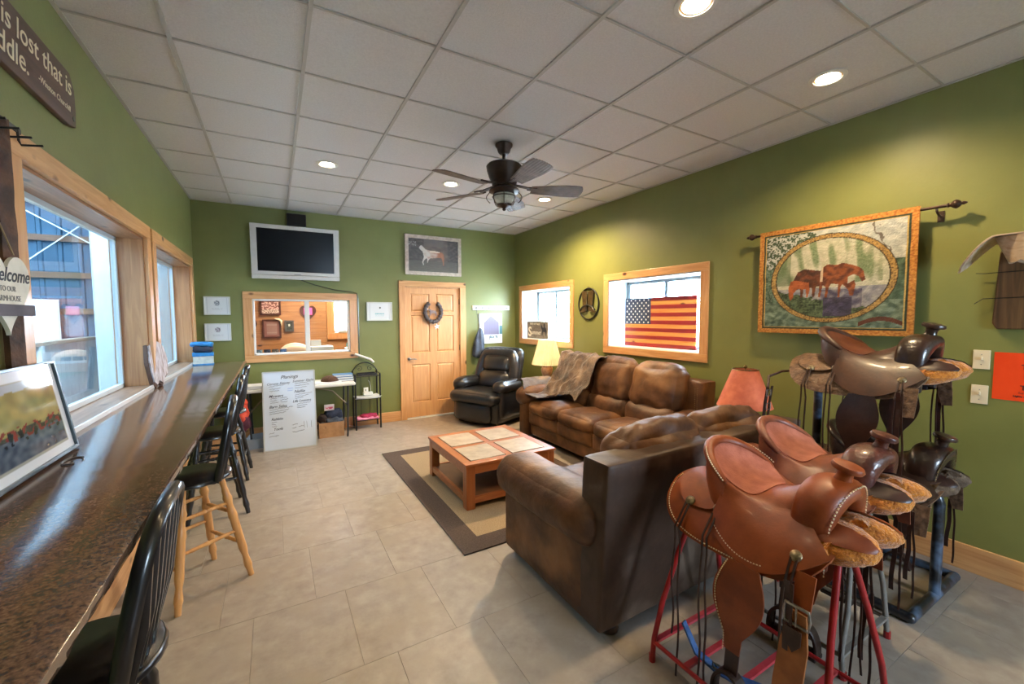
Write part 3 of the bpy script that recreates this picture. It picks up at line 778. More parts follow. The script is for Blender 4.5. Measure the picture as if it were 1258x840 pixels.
# throw blankets
M_fur = mat('furry_brown_throw', (96, 74, 60), (50, 38, 32), rough=0.95, scale=9, detail=8, bump=1.0, bscale=70, c3=(128, 104, 84), s3=5, sheen=0.4)
M_denim = mat('grey_blue_throw', (112, 112, 122), (78, 76, 84), rough=0.9, scale=12, detail=6, bump=0.6, bscale=50, c3=(134, 122, 116), s3=6)
prof = [(3.60, 0.90), (3.565, 1.04), (3.49, 1.105), (3.40, 1.085), (3.33, 0.99), (3.27, 0.87), (3.22, 0.77), (3.15, 0.70), (3.09, 0.63), (3.03, 0.575), (2.93, 0.56)]
def prof_at(t):
    t = max(0, min(0.9999, t))*(len(prof)-1); i = int(t); f_ = t-i
    return (prof[i][0]+(prof[i+1][0]-prof[i][0])*f_, prof[i][1]+(prof[i+1][1]-prof[i][1])*f_)
bl = MB()
def throw(u, v):
    end = 0.90+0.10*math.sin(v*5.1+1)
    yy = 4.49-0.74*v+0.10*(u-0.4)*(v-0.3)
    x, z = prof_at(u*end)
    q = noise.noise(Vector((u*6, v*7, 2)))*0.035+noise.noise(Vector((u*16, v*15, 5)))*0.014
    return (x-0.030-max(0, q)*0.7, yy+noise.noise(Vector((u*5, v*3, 9)))*0.05, z+0.038+q)
bl.shell(throw, 56, 50, 0.010)
tag(build('fur_throw', bl, M_fur, smooth=True), 'shaggy brown throw draped over the far end of the sofa back', 'throw')
b2 = MB()
def throw2(u, v):
    yy = 4.87-0.62*u
    # over the far arm then onto the seat
    z = 0.60+0.155*math.exp(-((u-0.20)/0.26)**4)-0.02*u
    if u > 0.5: z = max(z, 0.575)
    x = 2.86+0.46*v-0.08*u
    q = noise.noise(Vector((u*7, v*7, 12)))*0.018
    return (x+0.02*math.sin(u*9), yy, z+0.012+q)
b2.shell(throw2, 36, 24, -0.008)
tag(build('grey_throw', b2, M_denim, smooth=True), 'grey-blue blanket lying over the far arm of the wall sofa', 'throw')

# ================================================================== RECLINER
M_blk = mat('black_leather', (30, 31, 36), (20, 20, 23), rough=0.3, scale=6, bump=0.12, bscale=60, coat=0.25, spec=0.6)
rc = thing('recliner', 'black leather recliner armchair beside the pine door', 'armchair', (2.87, 5.72, 0), math.radians(-65)); rc.scale = (1.08, 1.0, 1.03)
c = MB().cushion((0.80, 0.78, 0.30), (0, 0.02, 0.20), r=0.04, puff=0.01, n=8, amp=0.004); build('base', c, M_blk, rc, smooth=True, weld=True)
c = MB().cushion((0.60, 0.10, 0.27), (0, -0.40, 0.20), r=0.04, puff=0.02, n=8, amp=0.006); build('footrest', c, M_blk, rc, smooth=True, weld=True)
c = MB().cushion((0.80, 0.66, 0.18), (0, -0.15, 0.40), r=0.085, puff=0.02, n=12, amp=0.010, seed=4); build('seat_cushion', c, M_blk, rc, smooth=True, weld=True)
for sg in (-1, 1):
    c = MB().cushion((0.19, 0.62, 0.42), (sg*0.355, 0.0, 0.33), r=0.05, puff=0.015, n=8, amp=0.006)
    c.cushion((0.21, 0.56, 0.18), (sg*0.36, -0.05, 0.55), r=0.085, puff=0.015, n=12, amp=0.010, seed=2+sg)
    build('arm', c, M_blk, rc, smooth=True, weld=True)
def rl(o): return Vector((o.x, o.y+o.z*0.28, o.z))
c = MB().cushion((0.74, 0.16, 0.70), (0, 0.28, 0.72), r=0.075, puff=0.02, n=10, amp=0.006, shape=rl); build('back_shell', c, M_blk, rc, smooth=True, weld=True)
hp = []; hr = []
for i in range(41):
    t = -1+2*i/40; a = t*2.0
    hx = 0.315*math.copysign(abs(math.sin(min(PI/2, abs(a))))**0.75, t) if abs(t) > 1e-6 else 0
    hz = 0.99-(0 if abs(a) < 0.35 else (abs(a)-0.35)*0.05+((max(0, abs(a)-0.75))**1.2)*0.42)
    hp.append((hx, 0.20+(hz-0.7)*0.28, hz)); hr.append(0.083*(1+0.045*math.sin(i*3.1)))
build('back_bolster', MB().tube(hp, hr, 14), M_blk, rc, smooth=True)
c = MB().cushion((0.46, 0.13, 0.24), (0, 0.205, 0.84), r=0.06, puff=0.03, n=12, amp=0.010, seed=6, shape=rl); build('head_cushion', c, M_blk, rc, smooth=True, weld=True)
c = MB().cushion((0.50, 0.14, 0.26), (0, 0.115, 0.60), r=0.065, puff=0.03, n=12, amp=0.010, seed=9, shape=rl); build('lumbar_cushion', c, M_blk, rc, smooth=True, weld=True)
for fx in (-0.3, 0.3):
    build('foot', B((fx-0.04, -0.3, 0, fx+0.04, 0.3, 0.055)), M_black, rc)

# ================================================================== SIDE TABLES AND LAMPS
M_dkwood = wood('dark_side_table_wood', (96, 62, 40), (66, 42, 28), axis=0, knots=False)
def side_table(label, x, y, h, w):
    t = thing('side_table', label, 'side table', (x, y, 0))
    build('table_top', B((-w/2, -w/2, h-0.025, w/2, w/2, h)), M_dkwood, t, bev=0.004)
    build('shelf', B((-w/2+0.02, -w/2+0.02, 0.16, w/2-0.02, w/2-0.02, 0.18)), M_dkwood, t)
    for a in (-1, 1):
        for b in (-1, 1): build('leg', B((a*(w/2-0.02)-0.018, b*(w/2-0.02)-0.018, 0, a*(w/2-0.02)+0.018, b*(w/2-0.02)+0.018, h-0.025)), M_dkwood, t)
side_table('small dark wood table between the recliner and the sofa arm', 3.46, 5.0, 0.645, 0.38)
side_table('small dark wood table holding the rust-coloured lamp in the corner', 3.44, 2.03, 0.60, 0.34)
lp = thing('table_lamp', 'table lamp with pleated cream shade and pale urn base', 'lamp', (3.42, 4.94, 0.645))
build('lamp_base', MB().lathe([(0.055, 0), (0.06, 0.015), (0.045, 0.03), (0.05, 0.06), (0.078, 0.14), (0.088, 0.20), (0.07, 0.235), (0.085, 0.25), (0.085, 0.262), (0.02, 0.27), (0.014, 0.30), (0.014, 0.44), (0, 0.44)], 24),
      mat('mottled_stone_urn', (190, 168, 150), (150, 128, 112), rough=0.4, scale=22), lp, smooth=True)
M_shade = mat('cream_pleated_shade', (232, 208, 170), (222, 194, 152), rough=0.8, scale=12, emit=(1.0, 0.62, 0.30, 0.10))  # emission stands in for window light coming through the unlit shade
build('lamp_shade', MB().open_lathe([(0.212, 0.27), (0.118, 0.62)], 96, None, 0.055), M_shade, lp)
lp2 = thing('table_lamp', 'lamp with mottled rust-red hide shade behind the near sofa', 'lamp', (3.42, 2.02, 0.60))
build('lamp_base', MB().lathe([(0.07, 0), (0.07, 0.02), (0.03, 0.04), (0.05, 0.10), (0.055, 0.16), (0.02, 0.2), (0.012, 0.22), (0.012, 0.5), (0, 0.5)], 20), mat('bronze_lamp_base', (70, 52, 36), rough=0.4, metal=0.6), lp2, smooth=True)
M_rust = mat('rust_hide_shade', (196, 108, 80), (166, 78, 56), rough=0.7, scale=9, detail=5, emit=(0.8, 0.22, 0.10, 0.03))  # slight glow put into the shade material, no bulb inside
lsh = build('lamp_shade', MB().open_lathe([(0.212, 0.245), (0.098, 0.555)], 40), M_rust, lp2, smooth=True)
build('shade_rim', MB().tube([(0.099*math.cos(a), 0.099*math.sin(a), 0.556) for a in [2*PI*k/24 for k in range(24)]], 0.004, 6, closed=True).bar((-0.085, 0, 0.545), (0.085, 0, 0.545), 0.004).bar((0, -0.085, 0.545), (0, 0.085, 0.545), 0.004), M_brass, lsh)
build('finial', MB().lathe([(0.004, 0.5), (0.004, 0.56), (0.014, 0.568), (0.016, 0.58), (0.006, 0.592), (0, 0.596)], 10), M_brass, lp2, smooth=True)
# added point light in the unlit cream lamp, brightens its shade
pl = bpy.data.lights.new('shade_fill_light', 'POINT'); pl.energy = 1.2; pl.color = (1, 0.7, 0.4); pl.shadow_soft_size = 0.03
po = bpy.data.objects.new('shade_fill_light', pl); po.location = (3.42, 4.94, 1.13); COL.objects.link(po)

# ================================================================== RUG AND COFFEE TABLE
rug = thing('area_rug', 'flat woven tan rug with wide brown border under the coffee table', 'rug', (1.87, 3.70, 0), 0.006)
rx, ry, rb = 0.82, 1.20, 0.17
M_rb = mat('rug_border', (92, 76, 66), (72, 58, 50), rough=0.95, scale=90, bump=0.8, bscale=160)
M_rf = mat('rug_field', (178, 156, 122), (142, 120, 90), rough=0.95, scale=130, bump=0.9, bscale=180)
build('rug_border', B((-rx, -ry, 0.0005, rx, -ry+rb, 0.009), (-rx, ry-rb, 0.0005, rx, ry, 0.009), (-rx, -ry+rb, 0.0005, -rx+rb, ry-rb, 0.009), (rx-rb, -ry+rb, 0.0005, rx, ry-rb, 0.009)), M_rb, rug)
build('rug_field', B((-rx+rb, -ry+rb, 0.0005, rx-rb, ry-rb, 0.008)), M_rf, rug)
build('rug_piping', MB().tube([(-rx, -ry, 0.006), (rx, -ry, 0.006), (rx, ry, 0.006), (-rx, ry, 0.006)], 0.005, 6, closed=True), mat('rug_piping', (70, 56, 48), rough=0.9), rug)

ctb = thing('coffee_table', 'square orange-brown wooden coffee table with four stone tile insets', 'coffee table', (1.76, 3.53, 0.009))
M_ct = wood('oiled_red_oak', (176, 108, 64), (148, 84, 46), axis=0, knots=False, rough=0.32)
M_cty = wood('oiled_red_oak_y', (176, 108, 64), (148, 84, 46), axis=1, knots=False, rough=0.32)
hw_, hd_, H_ = 0.45, 0.48, 0.388
def fr4(z0, z1, t, e=0): return [(-hw_+e, -hd_+e, z0, hw_-e, -hd_+e+t, z1), (-hw_+e, hd_-e-t, z0, hw_-e, hd_-e, z1)], [(-hw_+e, -hd_+e+t, z0, -hw_+e+t, hd_-e-t, z1), (hw_-e-t, -hd_+e+t, z0, hw_-e, hd_-e-t, z1)]
a, b = fr4(H_-0.022, H_, 0.075)
build('top_rail', B(*a, (-hw_+0.075, -0.03, H_-0.022, hw_-0.075, 0.03, H_)), M_ct, ctb, bev=0.003)
build('top_rail', B(*b, (-0.03, -hd_+0.075, H_-0.022, 0.03, -0.03, H_), (-0.03, 0.03, H_-0.022, 0.03, hd_-0.075, H_)), M_cty, ctb, bev=0.003)
build('top_backing', B((-hw_+0.05, -hd_+0.05, H_-0.03, hw_-0.05, hd_-0.05, H_-0.0225)), mat('dark_recess', (60, 34, 20), rough=0.6), ctb)
for sx in (-1, 1):
    for sy in (-1, 1):
        x0, x1 = sorted((sx*0.036, sx*(hw_-0.081))); y0_, y1_ = sorted((sy*0.036, sy*(hd_-0.081)))
        build('stone_tile', B((x0, y0_, H_-0.0225, x1, y1_, H_+0.004)), mat('stone_inset', (188, 178, 164), (160, 148, 134), rough=0.35, scale=9, detail=7), ctb, bev=0.003)
        build('leg', B((sx*(hw_-0.05)-0.04, sy*(hd_-0.05)-0.04, 0, sx*(hw_-0.05)+0.04, sy*(hd_-0.05)+0.04, H_-0.022)), wood('oiled_red_oak_z', (176, 108, 64), (148, 84, 46), axis=2, knots=False, rough=0.32), ctb, bev=0.005)
a, b = fr4(H_-0.09, H_-0.022, 0.025, 0.012)
build('apron', B(*a, *b), M_ct, ctb)
a, b = fr4(0.045, 0.10, 0.03, 0.015)
build('lower_rail', B(*a, *b), M_ct, ctb, bev=0.003)
build('lower_shelf', B((-hw_+0.045, -hd_+0.045, 0.078, hw_-0.045, hd_-0.045, 0.095)), mat('shelf_panel', (120, 84, 62), (96, 66, 50), rough=0.3, scale=4), ctb)

# ================================================================== CEILING FAN
M_brz = mat('dark_bronze', (66, 46, 34), (44, 30, 24), rough=0.45, metal=0.4, scale=14)
fan = thing('ceiling_fan', 'dark bronze five-blade ceiling fan with caged glass light', 'ceiling fan', (1.72, 3.12, 0))
build('canopy', MB().lathe([(0, ZC-0.004), (0.072, ZC-0.004), (0.072, ZC-0.02), (0.06, ZC-0.035), (0.05, ZC-0.07), (0.035, ZC-0.085), (0, ZC-0.085)], 24), M_brz, fan, smooth=True)
build('downrod', MB().tube([(0, 0, ZC-0.08), (0, 0, 2.88)], 0.014, 10), M_brz, fan)
build('motor_housing', MB().lathe([(0, 2.905), (0.03, 2.90), (0.045, 2.885), (0.135, 2.88), (0.15, 2.865), (0.145, 2.83), (0.125, 2.77), (0.11, 2.745), (0.10, 2.70), (0, 2.70)], 32), M_brz, fan, smooth=True)
M_blade = mat('weathered_grey_blade', (128, 116, 106), (98, 88, 82), rough=0.5, scale=12, stretch=(1, 1, 1))
for k in range(5):
    ang = math.radians(50+72*k)
    Mx = Matrix.Rotation(ang, 4, 'Z')
    br = MB().bar((0.09, 0, 2.715), (0.24, 0, 2.69), 0.05, 0.008).bar((0.20, -0.03, 2.692), (0.28, -0.035, 2.688), 0.018, 0.01).bar((0.20, 0.03, 2.692), (0.28, 0.035, 2.688), 0.018, 0.01)
    br2 = MB(); br2.add(br.v, br.f, Mx); bi = br2
    pitch_ = Matrix.Rotation(math.radians(-13), 4, 'X')
    bd = MB(); ns = 8
    def bw(t): return 0.055+0.035*min(1, t*1.6)
    def blade(u, v):
        t = u; w_ = bw(t)
        x = 0.23+0.45*t-0.02*(2*v-1)**2*(1 if t > 0.5 else 0)*((t-0.5)*2)**3
        rid = 0.003*abs(((v*ns) % 1)-0.5)*2
        return (x, (2*v-1)*w_*(1-0.10*max(0, (t-0.9)*10)), rid)
    bd.shell(blade, 14, 32, 0.006)
    b3 = MB(); b3.add(bd.v, bd.f, Mx @ TM(0, 0, 2.682) @ pitch_)
    fbl = build('fan_blade', b3, M_blade, fan); build('blade_iron', bi, M_brz, fbl, bev=0.003)
build('light_collar', MB().lathe([(0.0, 2.70), (0.07, 2.70), (0.085, 2.69), (0.10, 2.68), (0.125, 2.675), (0.13, 2.66), (0.09, 2.645), (0.088, 2.635), (0, 2.635)], 28), M_brz, fan, smooth=True)
build('brass_ring', MB().lathe([(0.08, 2.722), (0.092, 2.718), (0.092, 2.698), (0.08, 2.694)], 28), M_brass, fan, smooth=True)
build('glass_globe', MB().lathe([(0.084, 2.64), (0.092, 2.62), (0.09, 2.59), (0.074, 2.565), (0.06, 2.555), (0, 2.553)], 28), mat('frosted_seeded_glass', (206, 206, 190), (180, 180, 160), rough=0.15, scale=30, coat=0.5), fan, smooth=True)
cg = MB()
for k in range(6):
    a = 2*PI*k/6
    cg.tube([(r_*math.cos(a), r_*math.sin(a), z_) for r_, z_ in ((0.09, 2.65), (0.1, 2.62), (0.1, 2.59), (0.085, 2.562), (0.068, 2.548))], 0.003, 6)
for r_, z_ in ((0.099, 2.615), (0.07, 2.548)):
    cg.tube([(r_*math.cos(2*PI*k/24), r_*math.sin(2*PI*k/24), z_) for k in range(24)], 0.004, 6, closed=True)
for sg in (-1, 1):
    a = math.radians(150)
    cg.tube([((0.12+0.03*math.sin(t*PI))*math.cos(a)*sg, (0.12+0.03*math.sin(t*PI))*math.sin(a)*sg, 2.655-0.09*t) for t in [i/8 for i in range(9)]], 0.0035, 6)
build('light_cage', cg, M_brz, fan)
build('finial', MB().lathe([(0, 2.552), (0.062, 2.552), (0.06, 2.54), (0.03, 2.53), (0.012, 2.52), (0.018, 2.512), (0.01, 2.502), (0, 2.50)], 20), M_brz, fan, smooth=True)

# ================================================================== RECESSED LIGHTS
M_bulb = emit_mat('lit_lamp_face', (1.0, 0.84, 0.62), 14)
M_baffle = mat('warm_can_baffle', (230, 190, 130), rough=0.4)
CL = ['recessed ceiling light above the televison wall, left of the fan', 'recessed ceiling light seen beyond the fan blades', 'recessed ceiling light right of the fan near the window wall',
      'recessed ceiling light high above the tapestry wall', 'recessed ceiling light at the top edge of the view', 'recessed ceiling light over the bar counter behind the view']
for (x, y), lb in zip(CANS[:5], CL):
    t = thing('recessed_light', lb.replace('televison', 'television'), 'ceiling light', (x, y, ZC), 0, 'recessed ceiling lights')
    build('trim_ring', MB().lathe([(0.074, 0.003), (0.074, -0.006), (0.088, -0.007), (0.097, -0.002), (0.097, 0.003), (0.074, 0.003)], 28), M_white, t, smooth=True)
    build('baffle', MB().lathe([(0.074, 0.0035), (0.066, -0.0005), (0.058, 0.0005), (0.054, 0.0038)], 28), M_baffle, t)
    build('lamp_face', MB().lathe([(0.062, -0.001), (0.05, -0.0035), (0, -0.005)], 24), M_bulb, t, smooth=True)

# ================================================================== SADDLES
RB = 0.235
def barrel(s, off=0.0):
    """arc length s across the horse-back form -> (y, z)"""
    sg = 1 if s >= 0 else -1; s = abs(s); amax = 1.22
    a = min(s/RB, amax); R = RB+off
    y = R*math.sin(a); z = R*math.cos(a)-RB
    if s/RB > amax:
        r_ = s-amax*RB; y += r_*math.cos(amax); z -= r_*math.sin(amax)
    return sg*y, z
def drape(mb, x0, x1, smax, off, th, n=3.0, nu=30, nv=36, flare=0, zf=None, nzamp=0):
    xc, a = (x0+x1)/2, (x1-x0)/2
    def fn(u, v):
        x = xc+a*math.sin((u-.5)*PI)*1.0
        e = max(0.0, 1-abs((x-xc)/a)**n)**(1/n)
        s = (2*v-1)*smax*max(e, 0.02)
        o = off+(flare*max(0, (x-xc)/a)**3 if flare else 0)
        if nzamp: o += nzamp*noise.noise(Vector((x*60, s*60, 1)))
        y, z = barrel(s, o)
        if zf: z += zf(x)
        return (x, y, z)
    mb.shell(fn, nu, nv, -th); return mb
def outline_stitch(mb, pts, r=0.0035, step=0.011):
    """row of small stitches along a polyline"""
    acc = 0; out = []
    for p, q in zip(pts[:-1], pts[1:]):
        p = Vector(p); q = Vector(q); L = (q-p).length
        if L < 1e-6: continue
        d = (q-p)/L; t = (-acc) % step
        t = step-acc if acc else 0
        while t < L: out.append((p+d*t, d)); t += step
        acc = (acc+L) % step
    for c, d in out:
        mb.bar(c-d*r*0.9, c+d*r*0.9, r*1.1, r*1.1)
    return mb
def strap_pts(p, L, sway, k=10, dx=0.0, dy=0.0, seed=0):
    return [(p[0]+dx*t/k*L+sway*math.sin(t/k*PI*1.3+seed)*0.6, p[1]+dy*(t/k)*L+0.008*math.sin(t*1.1+seed), p[2]-L*t/k) for t in range(k+1)]
def flatstrap(mb, pts, w, th, axis=(1,0,0)):
    ax = Vector(axis); P = [Vector(p) for p in pts]; vs = []; m = len(P)
    for i, p in enumerate(P):
        d = (P[min(i+1, m-1)]-P[max(i-1, 0)]).normalized(); n = d.cross(ax).normalized(); wi = w if not isinstance(w, list) else w[i]
        a2 = n.cross(d).normalized()
        for sx, sn in ((-1,-1),(1,-1),(1,1),(-1,1)): vs.append(tuple(p+a2*sx*wi/2+n*sn*th/2))
    fs = [(i*4+k, i*4+(k+1) % 4, (i+1)*4+(k+1) % 4, (i+1)*4+k) for i in range(m-1) for k in range(4)]+[(3,2,1,0), tuple(range((m-1)*4, m*4))]
    mb.add(vs, fs); return mb
M_concho = mat('antique_silver_concho', (176, 160, 130), (120, 104, 80), rough=0.32, metal=0.9, scale=60)
M_stitch = mat('cream_stitch', (226, 208, 176), rough=0.7)
M_fleece = mat('golden_fleece', (222, 142, 40), (184, 104, 24), rough=1.0, scale=60, bump=1.0, bscale=130, sheen=0.5)
M_dstrap = mat('dark_latigo', (62, 36, 30), (42, 25, 22), rough=0.42, scale=16)

def saddle(label, loc, rz, main, seatm, swellm, skirtm, fenderm, stitch=True, strings=3, fleece=0.035, cantle=0.205, padded=True, tooled_skirt=None,
           front_strap=False, stringm=M_dstrap, silver_edge=False, L=1.0, fleece_front=0.39, fender_dx=0.0, fleecem=None, long_front=0.56, dark_stirrup=True):
    s = thing('western_saddle', label, 'saddle', loc, rz)
    fm = fleecem or M_fleece
    # fleece lining under the skirts
    drape(mb := MB(), -0.385, 0.29, 0.285, 0.004, fleece*0.8, n=3.2, flare=0.05, nzamp=0.006)
    build('fleece_lining', mb, fm, s, smooth=True)
    # fleece covered bar tips showing below the fork
    for sg in (-1, 1):
        Mt = TM(fleece_front-0.130, sg*0.088, 0.010) @ Matrix.Rotation(-sg*0.50, 4, 'X') @ Matrix.Rotation(-0.10, 4, 'Y')
        def tip(u, v):
            t = PI*u; a = 2*PI*v; st_ = math.sin(t)**0.85
            x = -0.125*math.cos(t); tap = 1-0.12*max(0, x/0.13)
            ca, sa = math.cos(a), math.sin(a)
            y = 0.085*tap*st_*math.copysign(abs(ca)**0.8, ca); z = 0.055*tap*st_*math.copysign(abs(sa)**0.8, sa)
            k_ = 1+0.06*noise.noise(Vector((x*45, y*45, z*45)))
            return (x*k_, y*k_, z*k_)
        build('fleece_tip', MB().grid(tip, 28, 36, Mt), fm, s, smooth=True, weld=True)
        build('bar_leather', MB().grid(lambda u, v: tuple(Vector(tip(0.15+0.80*u, 0.20+0.16*v))*1.0+Vector((0, 0, 0.006))), 16, 10, Mt), M_dstrap if main is not M_tan else skirtm, s, smooth=True)
    # skirt
    drape(mb := MB(), -0.40, 0.30, 0.30, 0.040, 0.009, n=3.4)
    build('skirt', mb, skirtm, s, smooth=True)
    st = MB()
    def panel_edge(x0, x1, smax, off, n, ins=0.012, sgn=-1, a0=0, a1=1):
        xc, a = (x0+x1)/2, (x1-x0)/2-ins; out = []
        for i in range(121):
            t = PI*(a0+(a1-a0)*i/120)
            x = xc-a*math.cos(t); e = max(0.0, 1-abs((x-xc)/a)**n)**(1/n)
            y, z = barrel(sgn*(smax-ins)*e, off+0.011); out.append((x, y, z))
        return out
    # rear jockey (behind the cantle)
    drape(mb := MB(), -0.372, -0.08, 0.185, 0.056, 0.008, n=2.6, nu=18, nv=26)
    build('rear_jockey', mb, tooled_skirt or skirtm, s, smooth=True)
    # seat leather: dish plus flaps flowing down to the seat jockeys
    def rim(v):     # v -1..1 around the cantle
        ph = v*1.45
        x = -0.075-0.185*math.cos(ph)**0.9; y = 0.178*math.sin(ph)
        z = 0.085+(cantle-0.085+0.02)*max(0, math.cos(ph))**0.75
        return Vector((x, y, z))
    def front(v):
        ph = v*1.35
        return Vector((0.150+0.012*abs(v), 0.105*math.sin(ph), 0.055+0.105*math.cos(ph)))
    def seat(u, v):
        vv = 2*v-1; c_ = 0.56
        if abs(vv) <= c_:
            w_ = vv/c_; a = rim(w_); b = front(w_); p = a.lerp(b, u)
            sagc = 0.125*(math.sin(PI*min(1, u*1.02))**0.8)*(1-0.72*w_*w_)
            drop = 0.0
            # dish drops quickly away from the cantle rim
            p.z -= sagc*(1-0.25*u)
            p.x -= 0.02*math.sin(PI*u)*(1-w_*w_)
            return p
        sg = 1 if vv > 0 else -1; k = (abs(vv)-c_)/(1-c_)
        a = rim(sg); b = front(sg); e = a.lerp(b, u); sagc = 0.125*(math.sin(PI*min(1, u*1.02))**0.8)*0.28*(1-0.25*u); e.z -= sagc
        sm = 0.125+0.165*(math.sin(PI*(0.14+0.80*u))**0.75)
        xx = -0.13+0.42*u
        y, z = barrel(sg*sm, 0.064); low = Vector((xx, y, z))
        y, z = barrel(sg*(sm*0.55+0.03), 0.085); mid = Vector((e.x*0.5+xx*0.5, y+sg*0.004, max(z, 0)*0.5+e.z*0.25+z*0.25))
        return e*(1-k)**2+mid*2*k*(1-k)+low*k*k
    mb = MB().shell(seat, 40, 64, -0.008); build('seat', mb, main, s, smooth=True)
    # inlaid seat padding, slightly proud
    def inlay(u, v):
        w_ = (2*v-1)*0.90*math.sqrt(max(0, 1-((u-0.0)/1.0)**3.0)); uu = 0.02+0.66*u
        vv = w_
        a = rim(vv); b = front(vv); p = a.lerp(b, uu); p.z -= 0.125*(math.sin(PI*min(1, uu*1.02))**0.8)*(1-0.72*vv*vv)*(1-0.25*uu)
        p.x -= 0.02*math.sin(PI*uu)*(1-vv*vv); p.z += 0.007; p.x += 0.004; return p
    if seatm: build('seat_padding', MB().shell(inlay, 24, 28, -0.006), seatm, s, smooth=True)
    # cantle back and rolled binding
    def cback(u, v):
        a = rim((2*v-1)); ph = (2*v-1)*1.45
        y, z = barrel(0.165*math.sin(ph), 0.062); b = Vector((-0.075-0.165*max(0, math.cos(ph)), y, z))
        p = a.lerp(b, u); bul = math.sin(PI*u)*0.012; p.x -= bul*math.cos(ph); p.y += bul*math.sin(ph); return p
    build('cantle', MB().shell(cback, 8, 32, 0.006), main, s, smooth=True)
    rp = [rim(-1+2*i/40)+Vector((-0.006*math.cos((-1+2*i/40)*1.45), 0, 0.0)) for i in range(41)]
    build('cantle_binding', MB().tube(rp, [0.010+0.015*math.sin(PI*i/40)**0.5 for i in range(41)], 12), main, s, smooth=True)
    if stitch:
        outline_stitch(st, [p+Vector((-0.012*math.cos(v_*1.45), (0.021 if v_ > 0 else -0.021)*abs(math.sin(v_*1.45)), 0.016)) for p, v_ in [(rim(-1+2*i/60), -1+2*i/60) for i in range(61)]], 0.0036)
    # fork: arch sweep
    def fork(u, v):
        t = (2*u-1); ph = t*2.02; a = 2*PI*v
        bulge = 1+0.40*math.exp(-((abs(t)-0.42)/0.22)**2)
        ry, rz_ = 0.118, 0.128
        cy = ry*math.sin(ph)*(1.0 if abs(t) < 0.75 else 1.0+0.25*(abs(t)-0.75)); cz = 0.045+rz_*math.cos(ph)
        if abs(t) > 0.7: cz -= (abs(t)-0.7)*0.30
        nx = Vector((0, math.sin(ph), math.cos(ph)))
        rr = 0.040*bulge*(1-0.45*max(0, abs(t)-0.7)/0.3); rx = 0.082*(1-0.25*abs(t))
        ca, sa = math.cos(a), math.sin(a)
        ex = math.copysign(abs(ca)**0.75, ca); er = math.copysign(abs(sa)**0.85, sa)
        p = Vector((0.215-0.03*abs(t)+ex*rx, cy, cz))+nx*(er*rr)
        return p
    build('fork_swell', MB().grid(fork, 40, 24), swellm, s, smooth=True, weld=True)
    bind = [Vector((0.215-0.03*abs(t)+0.073*(1-0.25*abs(t)), 0.118*math.sin(t*2.02)*(1.0 if abs(t) < 0.75 else 1.0+0.25*(abs(t)-0.75)),
             0.045+0.128*math.cos(t*2.02)-(max(0, abs(t)-0.7)*0.3)))+Vector((0.006, math.sin(t*2.02)*0.027, math.cos(t*2.02)*0.027)) for t in [-1+2*i/60 for i in range(61)]]
    if stitch or silver_edge: outline_stitch(st, bind, 0.005 if silver_edge else 0.0036, 0.013)
    # horn
    hm = TM(0.235, 0, 0.195) @ RM('Y', 14)
    build('horn', MB().lathe([(0.038, -0.02), (0.030, 0.008), (0.024, 0.028), (0.024, 0.045), (0.030, 0.053), (0.046, 0.057), (0.050, 0.066), (0.045, 0.077), (0.02, 0.083), (0, 0.084)], 20, hm @ Matrix.Diagonal((1.05, 0.9, 1, 1))), swellm, s, smooth=True)
    # fenders with stirrup leathers and stirrups
    for sg in (-1, 1):
        fx = 0.045+fender_dx
        def fend(u, v, sg=sg):
            zt, zb = -0.13, -0.50; z = zt+(zb-zt)*u
            w_ = 0.060+0.050*math.sin(PI*min(1, u*1.25))**1.0-0.03*u
            return (fx-0.035*u+(2*v-1)*w_, sg*(0.285+0.012*math.sin(PI*u)), z)
        build('fender', MB().shell(fend, 16, 10, 0.006*sg), fenderm, s, smooth=True)
        if stitch and sg == -1:
            outline_stitch(st, [(fend(i/30, 0.06)[0], -0.302-0.003, fend(i/30, 0)[2]) for i in range(31)], 0.0034)
        lb = flatstrap(MB(), [(fx-0.02, sg*0.272, -0.12), (fx-0.03, sg*0.276, -0.40), (fx-0.045, sg*0.276, -0.60)], 0.055, 0.006)
        sl = build('stirrup_leather', lb, M_dstrap if dark_stirrup else main, s)
        sx, sz = fx-0.045, -0.72
        arch = [(sx+0.066*math.cos(a), sg*0.276, sz+0.12*math.sin(a)**0.8) for a in [PI*i/20 for i in range(21)]]
        sb = MB(); flatstrap(sb, arch, 0.05, 0.014, (0, 1, 0)); sb.box((sx-0.072, sg*0.276-0.036, sz-0.02), (sx+0.072, sg*0.276+0.036, sz))
        build('stirrup', sb, swellm if not dark_stirrup else mat('dark_stirrup_leather', (50, 30, 22), (36, 22, 18), rough=0.45), sl, bev=0.004)
    # conchos and strings
    for sg in (-1, 1):
        spots = [(-0.25, 0.175, 0.068), (-0.115, 0.165, 0.080), (0.20, 0.20, 0.075)][:strings]
        for k, (x, sm, off) in enumerate(spots):
            y, z = barrel(sg*sm, off); a = sm/RB*sg
            Mx = TM(x, y, z) @ Matrix.Rotation(-a, 4, 'X')
            cc = build('concho', MB().lathe([(0, 0.014), (0.009, 0.012), (0.013, 0.008), (0.019, 0.006), (0.022, 0.0), (0.02, -0.006), (0, -0.006)], 14, Mx), M_concho, s, smooth=True)
            for j in range(2):
                LL = 0.50+0.07*((j*7+k*3) % 4); x_ = x-0.010+0.018*j
                y0_ = y+sg*0.012
                pts = [(x_, y0_, z-0.006), (x_, sg*max(abs(y0_)+0.03, 0.292), z-0.10)]
                p0 = pts[-1]; pts += strap_pts(p0, LL, 0.007*(1 if j % 2 else -1), 9, dx=0.03*(j-0.5), seed=j+k)[1:]
                flatstrap(tmp := MB(), pts, 0.0075, 0.004); build('saddle_string', tmp, stringm, cc)
